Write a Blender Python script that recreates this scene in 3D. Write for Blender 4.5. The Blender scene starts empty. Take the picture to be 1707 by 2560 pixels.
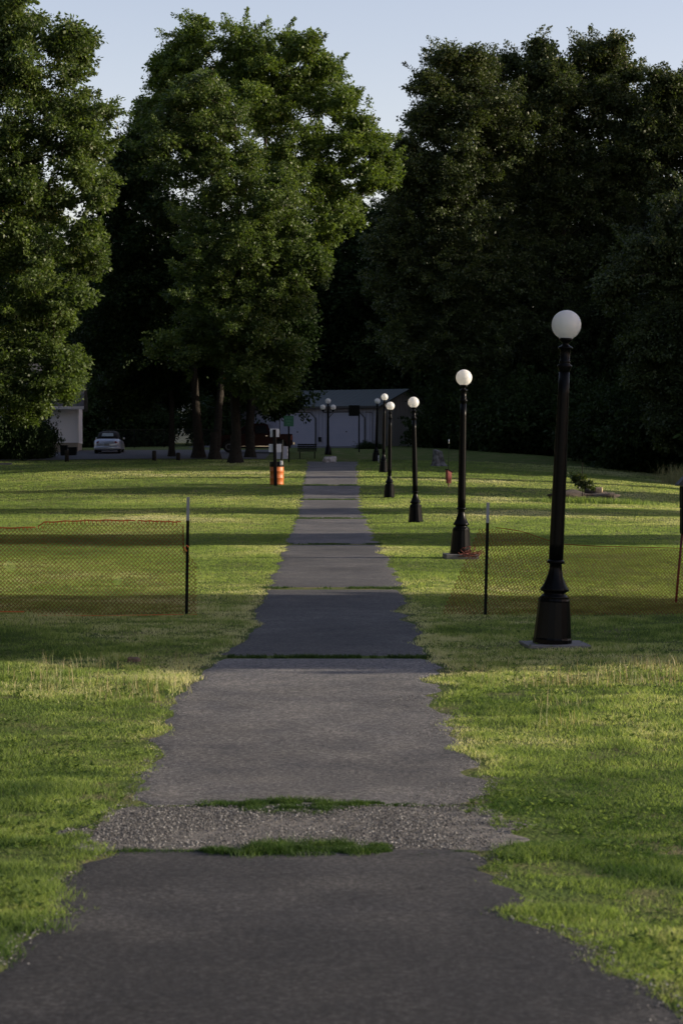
import bpy, math, random
import numpy as np
from mathutils import Vector, Matrix

# ------------------------------------------------------------------ camera, world, sun, exposure
SC = bpy.context.scene
CAMZ = 2.2
PITCH = math.atan(120.0/5120.0)
cd = bpy.data.cameras.new("camera"); cam = bpy.data.objects.new("camera", cd); SC.collection.objects.link(cam)
cam.location = (0, 0, CAMZ); cam.rotation_euler = (math.pi/2-PITCH, 0, 0)
cd.sensor_fit = 'VERTICAL'; cd.sensor_height = 36.0; cd.sensor_width = 24.0; cd.lens = 72.0
cd.clip_start = 0.1; cd.clip_end = 3000
cd.dof.use_dof = True; cd.dof.focus_distance = 36.0; cd.dof.aperture_fstop = 5.6
SC.camera = cam

SUN_EL = math.radians(14.5); SUN_ROT = math.radians(90.0)      # sun low on the right
w = bpy.data.worlds.new("World"); SC.world = w; w.use_nodes = True
nt = w.node_tree; nt.nodes.clear()
sky = nt.nodes.new('ShaderNodeTexSky'); sky.sky_type = 'NISHITA'; sky.sun_disc = False
sky.sun_elevation = SUN_EL; sky.sun_rotation = SUN_ROT; sky.altitude = 100; sky.air_density = 1.0; sky.dust_density = 0.8; sky.ozone_density = 1.3
bg = nt.nodes.new('ShaderNodeBackground'); bg.inputs['Strength'].default_value = 0.15
wo = nt.nodes.new('ShaderNodeOutputWorld')
skm = nt.nodes.new('ShaderNodeMix'); skm.data_type = 'RGBA'; skm.blend_type = 'MULTIPLY'; skm.inputs[0].default_value = 1; skm.clamp_result = False
skm.inputs[7].default_value = (1.34, 1.02, .95, 1); nt.links.new(sky.outputs[0], skm.inputs[6]); nt.links.new(skm.outputs[2], bg.inputs['Color']); nt.links.new(bg.outputs[0], wo.inputs['Surface'])
sl = bpy.data.lights.new("sun", 'SUN'); sun = bpy.data.objects.new("sun", sl); SC.collection.objects.link(sun)
sl.energy = 5.0; sl.angle = math.radians(0.53); sl.color = (1.0, 0.87, 0.68)
sdir = Vector((math.sin(SUN_ROT)*math.cos(SUN_EL), math.cos(SUN_ROT)*math.cos(SUN_EL), math.sin(SUN_EL)))
sun.rotation_euler = sdir.to_track_quat('Z', 'Y').to_euler()
SC.view_settings.view_transform = 'Standard'; SC.view_settings.look = 'None'
SC.view_settings.exposure = 0.6; SC.view_settings.gamma = 1.0
SC.cycles.max_bounces = 5; SC.cycles.diffuse_bounces = 2; SC.cycles.glossy_bounces = 2
SC.cycles.transmission_bounces = 2; SC.cycles.transparent_max_bounces = 4
SC.cycles.sample_clamp_indirect = 4.0

rng = np.random.default_rng(7); random.seed(7)
COL = SC.collection
D = 1.0887                                                     # overview pixels to full pixels

# ------------------------------------------------------------------ helpers
_tab = np.random.default_rng(99).random((8, 256, 256))
def vn(x, y, s, k=0):
    x = np.asarray(x, float)/s+300.; y = np.asarray(y, float)/s+300.
    xi = np.floor(x).astype(int); yi = np.floor(y).astype(int); fx = x-xi; fy = y-yi
    fx = fx*fx*(3-2*fx); fy = fy*fy*(3-2*fy); t = _tab[k % 8]
    a = t[xi % 256, yi % 256]; b = t[(xi+1) % 256, yi % 256]; c = t[xi % 256, (yi+1) % 256]; d = t[(xi+1) % 256, (yi+1) % 256]
    return (a*(1-fx)+b*fx)*(1-fy)+(c*(1-fx)+d*fx)*fy
def sst(a, b, x):
    t = np.clip((np.asarray(x, float)-a)/(b-a), 0, 1); return t*t*(3-2*t)

PT = [(-60, -1.6), (0, -1.75), (6.8, -1.86), (8, -1.93), (11, -2.1), (14, -2.2), (19, -2.19), (24.6, -2.19), (34, -2.2), (44.5, -2.03), (54, -2.04),
      (65.2, -1.89), (85.5, -1.44), (92, -.90), (97, -.70), (104, -.43), (110, -.22), (120, .1), (131, .65), (140, 1.0), (157, 1.38), (180, 1.8), (230, 2.6), (300, 4), (900, 6)]
_yy = np.arange(-60, 900, 0.5); _zz = np.interp(_yy, [p[0] for p in PT], [p[1] for p in PT])
_k = np.exp(-0.5*(np.arange(-8, 9)/3.2)**2); _k /= _k.sum(); _zz = np.convolve(np.pad(_zz, 8, mode='edge'), _k, 'valid')
def G(x, y):
    x = np.asarray(x, float); y = np.asarray(y, float)
    z = np.interp(y, _yy, _zz)+CAMZ
    xr = np.clip(x-2, 0, 24); xl = np.clip(-x-6, 0, 24)
    k = sst(60, 100, y)
    z = z - k*(0.0029*xr**2*(xr < 17)+(xr >= 17)*(0.84+.01*(xr-17))) - k*0.0022*xl**2*(1-.75*sst(108, 120, y))
    off = sst(1.6, 3.5, np.abs(x+.25))
    z = z + off*0.10*(vn(x, y, 9, 1)-.5) + off*0.03*(vn(x, y, 1.6, 2)-.5)
    return z
def g1(x, y): return float(G(x, y))
ROWS_D = np.arange(5, 135, .25)
_cp, _sp = math.cos(PITCH), math.sin(PITCH)
def row_of(y, z):
    zr = z-CAMZ; f = y*_cp-zr*_sp; u = y*_sp+zr*_cp
    return 1280-5120*u/f
ROWS = row_of(ROWS_D, G(-.25, ROWS_D))
def d_of_row(r): return float(np.interp(-r, -ROWS, ROWS_D))
def P(px, row, d):
    u = (px-853.5)/5120; v = (1280-row)/5120
    yy = _cp+v*_sp; zz = -_sp+v*_cp; s = d/yy
    return Vector((u*s, d, CAMZ+zz*s))
def gp(px, d):
    x = (px-853.5)/5120*d*1.0; return Vector((x, d, g1(x, d)))

def np_mesh(name, V, F, mat=None, smooth=False, attrs=None):
    V = np.asarray(V, np.float32).reshape(-1, 3); F = np.asarray(F, np.int32); n, k = F.shape
    m = bpy.data.meshes.new(name); m.vertices.add(len(V)); m.vertices.foreach_set('co', V.ravel())
    m.loops.add(n*k); m.loops.foreach_set('vertex_index', F.ravel())
    m.polygons.add(n); m.polygons.foreach_set('loop_start', np.arange(0, n*k, k, dtype=np.int32))
    if smooth: m.polygons.foreach_set('use_smooth', np.ones(n, bool))
    for a, val in (attrs or {}).items():
        at = m.attributes.new(a, 'FLOAT', 'POINT'); at.data.foreach_set('value', np.asarray(val, np.float32))
    m.update(calc_edges=True)
    if mat: m.materials.append(mat)
    return m
def link(name, data, parent=None):
    o = bpy.data.objects.new(name, data); COL.objects.link(o)
    if parent: o.parent = parent
    return o
def tag(o, label=None, cat=None, group=None, kind=None):
    if label: o['label'] = label
    if cat: o['category'] = cat
    if group: o['group'] = group
    if kind: o['kind'] = kind
    return o
def empty(name, loc, label, cat, rz=0, group=None):
    o = link(name, None); o.location = loc; o.rotation_euler = (0, 0, rz); o.empty_display_size = .3
    return tag(o, label, cat, group)
def copy_tree(o, parent=None):
    c = o.copy(); COL.objects.link(c); c.parent = parent
    for ch in list(o.children): copy_tree(ch, c)
    return c

class MB:
    def __init__(s): s.v = []; s.f = []; s.sm = []
    def add(s, vs, fs, smooth=False):
        b = len(s.v); s.v += [tuple(p) for p in vs]; s.f += [tuple(b+i for i in f) for f in fs]; s.sm += [smooth]*len(fs); return s
    def box(s, x0, x1, y0, y1, z0, z1, bev=0.0):
        if bev <= 0:
            return s.add([(x0, y0, z0), (x1, y0, z0), (x1, y1, z0), (x0, y1, z0), (x0, y0, z1), (x1, y0, z1), (x1, y1, z1), (x0, y1, z1)],
                         [(0, 3, 2, 1), (4, 5, 6, 7), (0, 1, 5, 4), (1, 2, 6, 5), (2, 3, 7, 6), (3, 0, 4, 7)])
        b = bev
        def ring(z, i): return [(x0+i+b, y0+i, z), (x1-i-b, y0+i, z), (x1-i, y0+i+b, z), (x1-i, y1-i-b, z), (x1-i-b, y1-i, z), (x0+i+b, y1-i, z), (x0+i, y1-i-b, z), (x0+i, y0+i+b, z)]
        return s.loft([ring(z0, b), ring(z0+b, 0), ring(z1-b, 0), ring(z1, b)])
    def loft(s, rings, smooth=False, caps=True):
        n = len(rings[0]); vs = [p for r in rings for p in r]; fs = []
        for i in range(len(rings)-1):
            for j in range(n): fs.append((i*n+j, i*n+(j+1) % n, (i+1)*n+(j+1) % n, (i+1)*n+j))
        if caps: fs.append(tuple(reversed(range(n)))); fs.append(tuple((len(rings)-1)*n+j for j in range(n)))
        return s.add(vs, fs, smooth)
    def lathe(s, prof, n=24, c=(0, 0), smooth=True, flute=None):
        rings = []
        for i, (r, z) in enumerate(prof):
            ring = []
            for j in range(n):
                a = 2*math.pi*j/n; rr = r
                if flute and flute[0] <= z <= flute[1]: rr = r*(1+flute[2]*(1 if j % 2 else -1))
                ring.append((c[0]+rr*math.cos(a), c[1]+rr*math.sin(a), z))
            rings.append(ring)
        return s.loft(rings, smooth)
    def tube(s, pts, rad, n=6, smooth=True):
        pts = [Vector(p) for p in pts]; rad = rad if isinstance(rad, (list, tuple)) else [rad]*len(pts); rings = []
        for i, p in enumerate(pts):
            t = (pts[min(i+1, len(pts)-1)]-pts[max(i-1, 0)]).normalized()
            a = t.cross(Vector((0, 0, 1)) if abs(t.z) < .9 else Vector((1, 0, 0))).normalized(); b = t.cross(a)
            rings.append([p+rad[i]*(math.cos(2*math.pi*j/n)*a+math.sin(2*math.pi*j/n)*b) for j in range(n)])
        return s.loft(rings, smooth)
    def prism(s, poly, y0, y1):
        n = len(poly); vs = [(x, y0, z) for x, z in poly]+[(x, y1, z) for x, z in poly]
        return s.add(vs, [tuple(range(n)), tuple(reversed(range(n, 2*n)))]+[(j, n+j, n+(j+1) % n, (j+1) % n) for j in range(n)])
    def ball(s, c, r, n=24, m=14, zmin=-1):
        prof = []
        for i in range(m+1):
            a = -math.pi/2+math.pi*i/m; prof.append((max(r*math.cos(a), .0005), c[2]+r*math.sin(a)))
        return s.lathe(prof, n, (c[0], c[1]))
    def build(s, name, mat, parent=None, loc=None):
        m = bpy.data.meshes.new(name); m.from_pydata(s.v, [], s.f); m.polygons.foreach_set('use_smooth', s.sm); m.materials.append(mat)
        m.update(); o = link(name, m, parent)
        if loc: o.location = loc
        return o

# ------------------------------------------------------------------ materials
def mat(name, base=(.5, .5, .5), rough=.6, metal=0, spec=.5, noise=None, bump=None, coat=0, trans=None):
    m = bpy.data.materials.new(name); m.use_nodes = True; n = m.node_tree; b = n.nodes['Principled BSDF']
    b.inputs['Base Color'].default_value = (*base, 1); b.inputs['Roughness'].default_value = rough; b.inputs['Metallic'].default_value = metal
    b.inputs['Specular IOR Level'].default_value = spec; b.inputs['Coat Weight'].default_value = coat
    tc = n.nodes.new('ShaderNodeTexCoord')
    if noise:
        sc, col2, amt = noise
        t = n.nodes.new('ShaderNodeTexNoise'); t.inputs['Scale'].default_value = sc; t.inputs['Detail'].default_value = 6; t.inputs['Roughness'].default_value = .65
        n.links.new(tc.outputs['Object'], t.inputs['Vector'])
        r = n.nodes.new('ShaderNodeValToRGB'); r.color_ramp.elements[0].position = .5-amt; r.color_ramp.elements[1].position = .5+amt
        r.color_ramp.elements[0].color = (*base, 1); r.color_ramp.elements[1].color = (*col2, 1)
        n.links.new(t.outputs['Fac'], r.inputs['Fac']); n.links.new(r.outputs['Color'], b.inputs['Base Color'])
    if bump:
        t2 = n.nodes.new('ShaderNodeTexNoise'); t2.inputs['Scale'].default_value = bump[0]; t2.inputs['Detail'].default_value = 5
        n.links.new(tc.outputs['Object'], t2.inputs['Vector'])
        bm_ = n.nodes.new('ShaderNodeBump'); bm_.inputs['Strength'].default_value = bump[1]; bm_.inputs['Distance'].default_value = bump[2]
        n.links.new(t2.outputs['Fac'], bm_.inputs['Height']); n.links.new(bm_.outputs['Normal'], b.inputs['Normal'])
    if trans:
        tr = n.nodes.new('ShaderNodeBsdfTranslucent'); tr.inputs['Color'].default_value = (*trans[0], 1)
        mx = n.nodes.new('ShaderNodeMixShader'); mx.inputs[0].default_value = trans[1]
        n.links.new(b.outputs[0], mx.inputs[1]); n.links.new(tr.outputs[0], mx.inputs[2]); n.links.new(mx.outputs[0], n.nodes['Material Output'].inputs['Surface'])
    return m
def attr_mat(name, stops, rough=.5, spec=.4, tcol=(.1, .2, .02), tmix=.3, attr='v'):
    m = bpy.data.materials.new(name); m.use_nodes = True; n = m.node_tree; b = n.nodes['Principled BSDF']
    a = n.nodes.new('ShaderNodeAttribute'); a.attribute_name = attr
    r = n.nodes.new('ShaderNodeValToRGB'); els = r.color_ramp.elements
    while len(els) < len(stops): els.new(.5)
    for e, (p, c) in zip(els, stops): e.position = p; e.color = (*c, 1)
    n.links.new(a.outputs['Fac'], r.inputs['Fac']); n.links.new(r.outputs['Color'], b.inputs['Base Color'])
    b.inputs['Roughness'].default_value = rough; b.inputs['Specular IOR Level'].default_value = spec
    tr = n.nodes.new('ShaderNodeBsdfTranslucent')
    mul = n.nodes.new('ShaderNodeMix'); mul.data_type = 'RGBA'; mul.blend_type = 'MULTIPLY'; mul.inputs[0].default_value = 1
    n.links.new(r.outputs['Color'], mul.inputs[6]); mul.inputs[7].default_value = (*tcol, 1)
    n.links.new(mul.outputs[2], tr.inputs['Color'])
    mx = n.nodes.new('ShaderNodeMixShader'); mx.inputs[0].default_value = tmix
    n.links.new(b.outputs[0], mx.inputs[1]); n.links.new(tr.outputs[0], mx.inputs[2]); n.links.new(mx.outputs[0], n.nodes['Material Output'].inputs['Surface'])
    return m

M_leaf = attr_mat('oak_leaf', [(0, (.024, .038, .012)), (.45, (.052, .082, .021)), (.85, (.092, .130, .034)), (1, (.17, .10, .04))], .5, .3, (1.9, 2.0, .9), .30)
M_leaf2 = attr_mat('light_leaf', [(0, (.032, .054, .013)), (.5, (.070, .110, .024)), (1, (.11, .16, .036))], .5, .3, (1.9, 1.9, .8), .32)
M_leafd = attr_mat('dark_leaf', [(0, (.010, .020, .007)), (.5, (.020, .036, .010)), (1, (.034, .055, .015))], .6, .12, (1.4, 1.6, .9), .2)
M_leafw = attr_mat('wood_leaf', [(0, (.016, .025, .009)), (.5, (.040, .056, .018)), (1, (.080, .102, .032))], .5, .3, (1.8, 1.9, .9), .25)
M_bark = mat('bark', (.014, .012, .010), .95, spec=.1, noise=(9, (.036, .031, .026), .18), bump=(14, .8, .05))
M_ltbark = mat('weathered_wood', (.05, .045, .042), .9, noise=(4, (.15, .145, .145), .08), bump=(20, .7, .02))
M_grass = attr_mat('lawn_blades', [(0, (.042, .085, .022)), (.3, (.105, .155, .045)), (.6, (.21, .29, .078)), (.85, (.34, .37, .15)), (1, (.52, .50, .31))], .6, .2, (1.6, 1.6, 1.0), .5)
M_jgrass = attr_mat('joint_blades', [(0, (.02, .045, .010)), (.5, (.045, .09, .018)), (1, (.11, .16, .035))], .6, .2, (1.3, 1.4, .8), .3)
M_weed = attr_mat('weed_stalks', [(0, (.10, .15, .05)), (.6, (.26, .26, .12)), (1, (.42, .33, .2))], .6, .3, (1.4, 1.3, .9), .3)
M_black = mat('black_painted_iron', (.0022, .0024, .003), .30, spec=.09, noise=(30, (.004, .0042, .005), .2), bump=(60, .15, .002))
M_globe = mat('white_globe', (.90, .90, .89), .25, spec=.5, trans=((.95, .95, .93), .5))
M_conc = mat('concrete', (.13, .125, .12), .9, noise=(25, (.20, .19, .18), .2), bump=(60, .4, .004))
M_orange = mat('orange_plastic_net', (.24, .065, .018), .7, spec=.1)
M_orangeb = mat('orange_band', (.60, .11, .02), .55)
M_post = mat('dark_steel_post', (.006, .007, .006), .7, spec=.12)
M_netheap = mat('faded_net_heap', (.13, .028, .016), .7)
M_silver = mat('bare_post_top', (.22, .23, .26), .5, noise=(40, (.32, .33, .36), .2))
M_drum = mat('orange_drum', (.46, .125, .016), .5, noise=(8, (.38, .095, .018), .25))
M_bag = mat('black_bag', (.006, .006, .007), .5, spec=.2)
M_paper = mat('white_paper', (.62, .62, .66), .7)
M_green = mat('green_sign_face', (.008, .09, .048), .5)
M_greenl = mat('sign_lettering', (.06, .18, .12), .6)
M_rock = mat('pale_rock', (.20, .17, .16), .95, noise=(5, (.52, .48, .46), .12), bump=(9, .9, .05))
M_clod = mat('brown_clod', (.09, .06, .04), .95, noise=(20, (.20, .14, .10), .2), bump=(30, .8, .02))
M_stone = attr_mat('gravel_stones', [(0, (.045, .044, .046)), (.6, (.12, .117, .115)), (1, (.36, .35, .335))], .85, .3, (1, 1, 1), .0)
M_wallw = mat('shaded_white_siding', (.27, .27, .33), .6, spec=.2, noise=(1.5, (.22, .225, .29), .3))  # white metal greyed in base colour to stand in for deep shade
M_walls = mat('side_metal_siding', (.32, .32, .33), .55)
M_door = mat('garage_door_panel', (.27, .275, .35), .6, spec=.2, noise=(1.0, (.23, .24, .31), .3))  # white doors, also greyed in colour for the shade they stand in
M_trim = mat('dark_trim', (.02, .02, .022), .6)
M_roof = mat('metal_roof', (.085, .10, .10), .6, noise=(1.2, (.065, .08, .08), .3))
M_house = mat('white_house_siding', (.80, .80, .82), .55)
M_found = mat('foundation', (.30, .27, .22), .9)
M_shingle = mat('shingles', (.06, .06, .065), .9, noise=(12, (.10, .10, .105), .2))
M_glass = mat('dark_glass', (.02, .025, .03), .08, spec=.8)
M_silvercar = mat('silver_car_paint', (.42, .46, .56), .28, metal=.35, coat=.6)
M_redcar = mat('dark_red_paint', (.022, .002, .003), .4, spec=.2)
M_softtop = mat('fabric_soft_top', (.012, .012, .014), .85)
M_tyre = mat('tyre_rubber', (.010, .010, .010), .8)
M_rim = mat('wheel_rim', (.35, .35, .37), .3, metal=.8)
M_chrome = mat('chrome', (.5, .5, .52), .15, metal=1)
M_tail = mat('tail_lamp', (.16, .005, .008), .25)
M_plate = mat('plate', (.22, .24, .26), .5)
M_windshield = mat('windshield', (.30, .36, .38), .1, spec=.8)  # pale base colour stands in for sky reflected in the windshield
M_red = mat('faded_red_paint', (.20, .025, .018), .6)
M_dkred = mat('dark_red_post', (.10, .012, .012), .6)
M_wood = mat('cut_wood', (.42, .30, .18), .85, noise=(18, (.55, .42, .28), .2))
M_bin = mat('dark_plastic_bin', (.006, .007, .008), .6, spec=.15)
M_white = mat('white_paint', (.78, .78, .78), .5)
M_grey = mat('grey_panel', (.26, .26, .33), .6)

def ground_mat():
    m = bpy.data.materials.new('turf_soil'); m.use_nodes = True; n = m.node_tree; b = n.nodes['Principled BSDF']
    tc = n.nodes.new('ShaderNodeTexCoord')
    t = n.nodes.new('ShaderNodeTexNoise'); t.inputs['Scale'].default_value = 1.3; t.inputs['Detail'].default_value = 9; t.inputs['Roughness'].default_value = .7
    n.links.new(tc.outputs['Object'], t.inputs['Vector'])
    r = n.nodes.new('ShaderNodeValToRGB'); e = r.color_ramp.elements; e[0].position = .36; e[0].color = (.07, .11, .026, 1); e[1].position = .66; e[1].color = (.17, .15, .08, 1)
    x = e.new(.5); x.color = (.085, .115, .028, 1)
    n.links.new(t.outputs['Fac'], r.inputs['Fac']); n.links.new(r.outputs['Color'], b.inputs['Base Color']); b.inputs['Roughness'].default_value = .95; b.inputs['Specular IOR Level'].default_value = .1
    t2 = n.nodes.new('ShaderNodeTexNoise'); t2.inputs['Scale'].default_value = 30; t2.inputs['Detail'].default_value = 4
    n.links.new(tc.outputs['Object'], t2.inputs['Vector']); bm_ = n.nodes.new('ShaderNodeBump'); bm_.inputs['Distance'].default_value = .05; bm_.inputs['Strength'].default_value = .8
    n.links.new(t2.outputs['Fac'], bm_.inputs['Height']); n.links.new(bm_.outputs['Normal'], b.inputs['Normal'])
    return m
def asphalt_mat():
    m = bpy.data.materials.new('old_asphalt'); m.use_nodes = True; n = m.node_tree; b = n.nodes['Principled BSDF']; L = n.links
    tc = n.nodes.new('ShaderNodeTexCoord')
    a = n.nodes.new('ShaderNodeAttribute'); a.attribute_name = 'v'
    t = n.nodes.new('ShaderNodeTexNoise'); t.inputs['Scale'].default_value = 34; t.inputs['Detail'].default_value = 8; t.inputs['Roughness'].default_value = .95; L.new(tc.outputs['Object'], t.inputs['Vector'])
    t2 = n.nodes.new('ShaderNodeTexNoise'); t2.inputs['Scale'].default_value = 1.6; t2.inputs['Detail'].default_value = 6; t2.inputs['Roughness'].default_value = .6; L.new(tc.outputs['Object'], t2.inputs['Vector'])
    r = n.nodes.new('ShaderNodeValToRGB'); e = r.color_ramp.elements; e[0].position = .44; e[0].color = (.35, .35, .37, 1); e[1].position = .58; e[1].color = (2.7, 2.6, 2.5, 1); x = e.new(.52); x.color = (1, 1, 1, 1)
    L.new(t.outputs['Fac'], r.inputs['Fac'])
    r2 = n.nodes.new('ShaderNodeValToRGB'); e = r2.color_ramp.elements; e[0].position = .3; e[0].color = (.72, .72, .75, 1); e[1].position = .7; e[1].color = (1.25, 1.2, 1.12, 1)
    L.new(t2.outputs['Fac'], r2.inputs['Fac'])
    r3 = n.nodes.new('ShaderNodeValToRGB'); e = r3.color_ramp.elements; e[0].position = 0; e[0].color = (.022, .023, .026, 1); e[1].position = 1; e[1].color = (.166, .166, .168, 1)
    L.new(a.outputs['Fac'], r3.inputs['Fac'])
    m1 = n.nodes.new('ShaderNodeMix'); m1.data_type = 'RGBA'; m1.blend_type = 'MULTIPLY'; m1.inputs[0].default_value = 1; m1.clamp_result = False
    L.new(r3.outputs[0], m1.inputs[6]); L.new(r.outputs[0], m1.inputs[7])
    m2 = n.nodes.new('ShaderNodeMix'); m2.data_type = 'RGBA'; m2.blend_type = 'MULTIPLY'; m2.inputs[0].default_value = 1
    L.new(m1.outputs[2], m2.inputs[6]); L.new(r2.outputs[0], m2.inputs[7]); L.new(m2.outputs[2], b.inputs['Base Color'])
    vr = n.nodes.new('ShaderNodeTexVoronoi'); vr.feature = 'DISTANCE_TO_EDGE'; vr.inputs['Scale'].default_value = .8
    nd = n.nodes.new('ShaderNodeTexNoise'); nd.inputs['Scale'].default_value = 2.5; nd.inputs['Detail'].default_value = 6; L.new(tc.outputs['Object'], nd.inputs['Vector'])
    va = n.nodes.new('ShaderNodeVectorMath'); va.operation = 'MULTIPLY_ADD'; va.inputs[1].default_value = (.9, .9, .9); L.new(nd.outputs['Color'], va.inputs[0]); L.new(tc.outputs['Object'], va.inputs[2]); L.new(va.outputs[0], vr.inputs['Vector'])
    rc = n.nodes.new('ShaderNodeValToRGB'); e = rc.color_ramp.elements; e[0].position = .001; e[0].color = (.45, .45, .45, 1); e[1].position = .009; e[1].color = (1, 1, 1, 1); L.new(vr.outputs['Distance'], rc.inputs['Fac'])
    nm = n.nodes.new('ShaderNodeTexNoise'); nm.inputs['Scale'].default_value = .5; L.new(tc.outputs['Object'], nm.inputs['Vector'])
    rm = n.nodes.new('ShaderNodeValToRGB'); rm.color_ramp.elements[0].position = .48; rm.color_ramp.elements[1].position = .60; L.new(nm.outputs['Fac'], rm.inputs['Fac'])
    m3 = n.nodes.new('ShaderNodeMix'); m3.data_type = 'RGBA'; m3.blend_type = 'MULTIPLY'; L.new(rm.outputs['Color'], m3.inputs[0]); L.new(m2.outputs[2], m3.inputs[6]); L.new(rc.outputs['Color'], m3.inputs[7]); L.new(m3.outputs[2], b.inputs['Base Color'])
    b.inputs['Roughness'].default_value = .85; b.inputs['Specular IOR Level'].default_value = .3
    bm_ = n.nodes.new('ShaderNodeBump'); bm_.inputs['Distance'].default_value = .004; bm_.inputs['Strength'].default_value = .8
    L.new(t.outputs['Fac'], bm_.inputs['Height']); L.new(bm_.outputs['Normal'], b.inputs['Normal'])
    return m
M_ground = ground_mat(); M_asph = asphalt_mat()
M_road = mat('road_asphalt', (.055, .055, .062), .9, noise=(3, (.075, .075, .082), .25))
M_gravelbed = mat('gravel_bed', (.10, .096, .092), .95, noise=(9, (.19, .175, .16), .14), bump=(70, 1.0, .02))

# ------------------------------------------------------------------ ground, path, road
def grid_mesh(name, xs, ys, m, lift=0):
    X, Y = np.meshgrid(xs, ys); V = np.stack([X, Y, G(X, Y)+lift], -1).reshape(-1, 3); nx = len(xs); ny = len(ys)
    i = np.arange(nx-1)[None, :]+nx*np.arange(ny-1)[:, None]; F = np.stack([i, i+1, i+nx+1, i+nx], -1).reshape(-1, 4)
    return np_mesh(name, V, F, m, True)
xs = np.concatenate([np.linspace(-900, -60, 12), np.arange(-50, -25, 5), np.arange(-25, -6, 1), np.arange(-6, 6, .4), np.arange(6, 27, 1), np.arange(28, 60, 5), np.linspace(70, 900, 12)])
ys = np.concatenate([np.linspace(-300, -15, 6), np.arange(-10, 4, 2), np.arange(4, 60, .5), np.arange(60, 135, 1), np.arange(138, 300, 6), np.linspace(310, 2200, 14)])
tag(link('ground', grid_mesh('ground', xs, ys, M_ground)), kind='structure')

ET = [(1060, 703, 823), (1068, 705, 820), (1107, 696, 823), (1180, 682, 833), (1250, 655, 872), (1300, 635, 898), (1350, 610, 915), (1380, 592, 922), (1440, 578, 955), (1500, 520, 985),
      (1540, 470, 1000), (1620, 395, 1018), (1700, 345, 1060), (1760, 320, 1090), (1800, 290, 1110), (1850, 272, 1105), (1900, 240, 1112), (1950, 222, 1112), (2000, 170, 1135), (2050, 118, 1165),
      (2120, 62, 1250), (2200, -20, 1400), (2352, -160, 1560), (2600, -350, 1850)]
_ed = []
for (r, l, rr) in ET:
    d_ = d_of_row(r*D) if r*D < ROWS[0] else 5.0
    _ed.append((d_, (l*D-853.5)/5120*d_, (rr*D-853.5)/5120*d_))
_ed.sort(); _edd = [e[0] for e in _ed]
def edges(y):
    l = np.interp(y, _edd, [e[1] for e in _ed]); r = np.interp(y, _edd, [e[2] for e in _ed])
    k = np.clip(np.asarray(y)/30, .25, 1)
    l = l+(vn(y, 0*y+3, .9, 3)-.5)*.22+(vn(y, 0*y+3, .25, 4)-.5)*.10
    r = r+(vn(y, 0*y+9, .8, 5)-.5)*.34*k**.3+(vn(y, 0*y+9, .22, 6)-.5)*.14
    return l, r
GR0, GR1 = d_of_row(2120), d_of_row(2020)                     # gravel strip
JOINTS = [d_of_row(r) for r in (1645, 1471, 1361, 1296, 1249, 1213)]
def slab(y0, y1, tone, step, ragged=0):
    n = max(3, int((y1-y0)/step)+1); ys = np.linspace(y0, y1, n); l, r = edges(ys)
    l = np.clip(l, -3.5, 9)-.03; r = r+.03
    if ragged:   # rounded corners
        c = np.clip(np.minimum(ys-y0, y1-ys)/.35, 0, 1); l = l+(1-np.sqrt(c))*.25; r = r-(1-np.sqrt(c))*.25
    t = np.linspace(0, 1, 25); X = l[:, None]*(1-t)+r[:, None]*t; Y = np.repeat(ys[:, None], 25, 1)
    jag = (vn(X, Y, .35, 2)-.5)*.07
    Y[0] += jag[0]; Y[-1] += jag[-1]
    LF = np.full(X.shape, .007); LF[:, 0] = LF[:, -1] = -.012; LF[0] = LF[-1] = -.012
    V = np.stack([X, Y, G(X, Y)+LF], -1).reshape(-1, 3)
    i = np.arange(24)[None, :]+25*np.arange(n-1)[:, None]; F = np.stack([i, i+1, i+26, i+25], -1).reshape(-1, 4)
    v = tone(X, Y).ravel()
    return V, F, v
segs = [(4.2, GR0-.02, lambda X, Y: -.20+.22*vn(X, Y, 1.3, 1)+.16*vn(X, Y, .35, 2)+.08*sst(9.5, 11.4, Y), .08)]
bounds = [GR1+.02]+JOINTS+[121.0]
tones = [.72, .36, .34, .52, .52, .62, .60]  # slabs differ; shaded ones also coloured darker, the sunlit one lighter
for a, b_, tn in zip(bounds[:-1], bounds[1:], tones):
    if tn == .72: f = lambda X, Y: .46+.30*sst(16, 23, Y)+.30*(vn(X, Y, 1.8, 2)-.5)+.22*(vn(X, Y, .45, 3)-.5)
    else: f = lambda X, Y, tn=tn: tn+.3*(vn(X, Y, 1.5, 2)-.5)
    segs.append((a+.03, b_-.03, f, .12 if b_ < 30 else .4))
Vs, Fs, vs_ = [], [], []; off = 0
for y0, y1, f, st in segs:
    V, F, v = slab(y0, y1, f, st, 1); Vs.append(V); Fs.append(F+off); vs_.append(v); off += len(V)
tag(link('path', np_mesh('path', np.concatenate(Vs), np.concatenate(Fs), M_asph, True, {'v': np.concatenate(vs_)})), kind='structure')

# bare dirt and gravel bed below the broken strip and along the crumbling right edge
def patch(name, pts, m, lift):
    V = [(x, y, g1(x, y)+lift) for x, y in pts]; c = np.mean(pts, 0); V = [(c[0], c[1], g1(*c)+lift)]+V; n = len(pts)
    return np_mesh(name, V, [(0, 1+j, 1+(j+1) % n) for j in range(n)], m)
ys_ = np.linspace(GR0-.16, GR1+.12, 26); t_ = np.linspace(0, 1, 40); c_ = np.sin(np.pi*np.linspace(0.02, .98, 26))**.4
xl_ = -1.0-.65*c_+.2*(vn(ys_, ys_*0, .3, 2)-.5); xr_ = .62+.50*c_+.18*(vn(ys_, ys_*0, .3, 5)-.5)
X = xl_[:, None]*(1-t_)+xr_[:, None]*t_; Y = np.repeat(ys_[:, None], 40, 1); LF = np.full(X.shape, .003); LF[:, 0] = LF[:, -1] = -.012; LF[0] = LF[-1] = -.012
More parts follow.
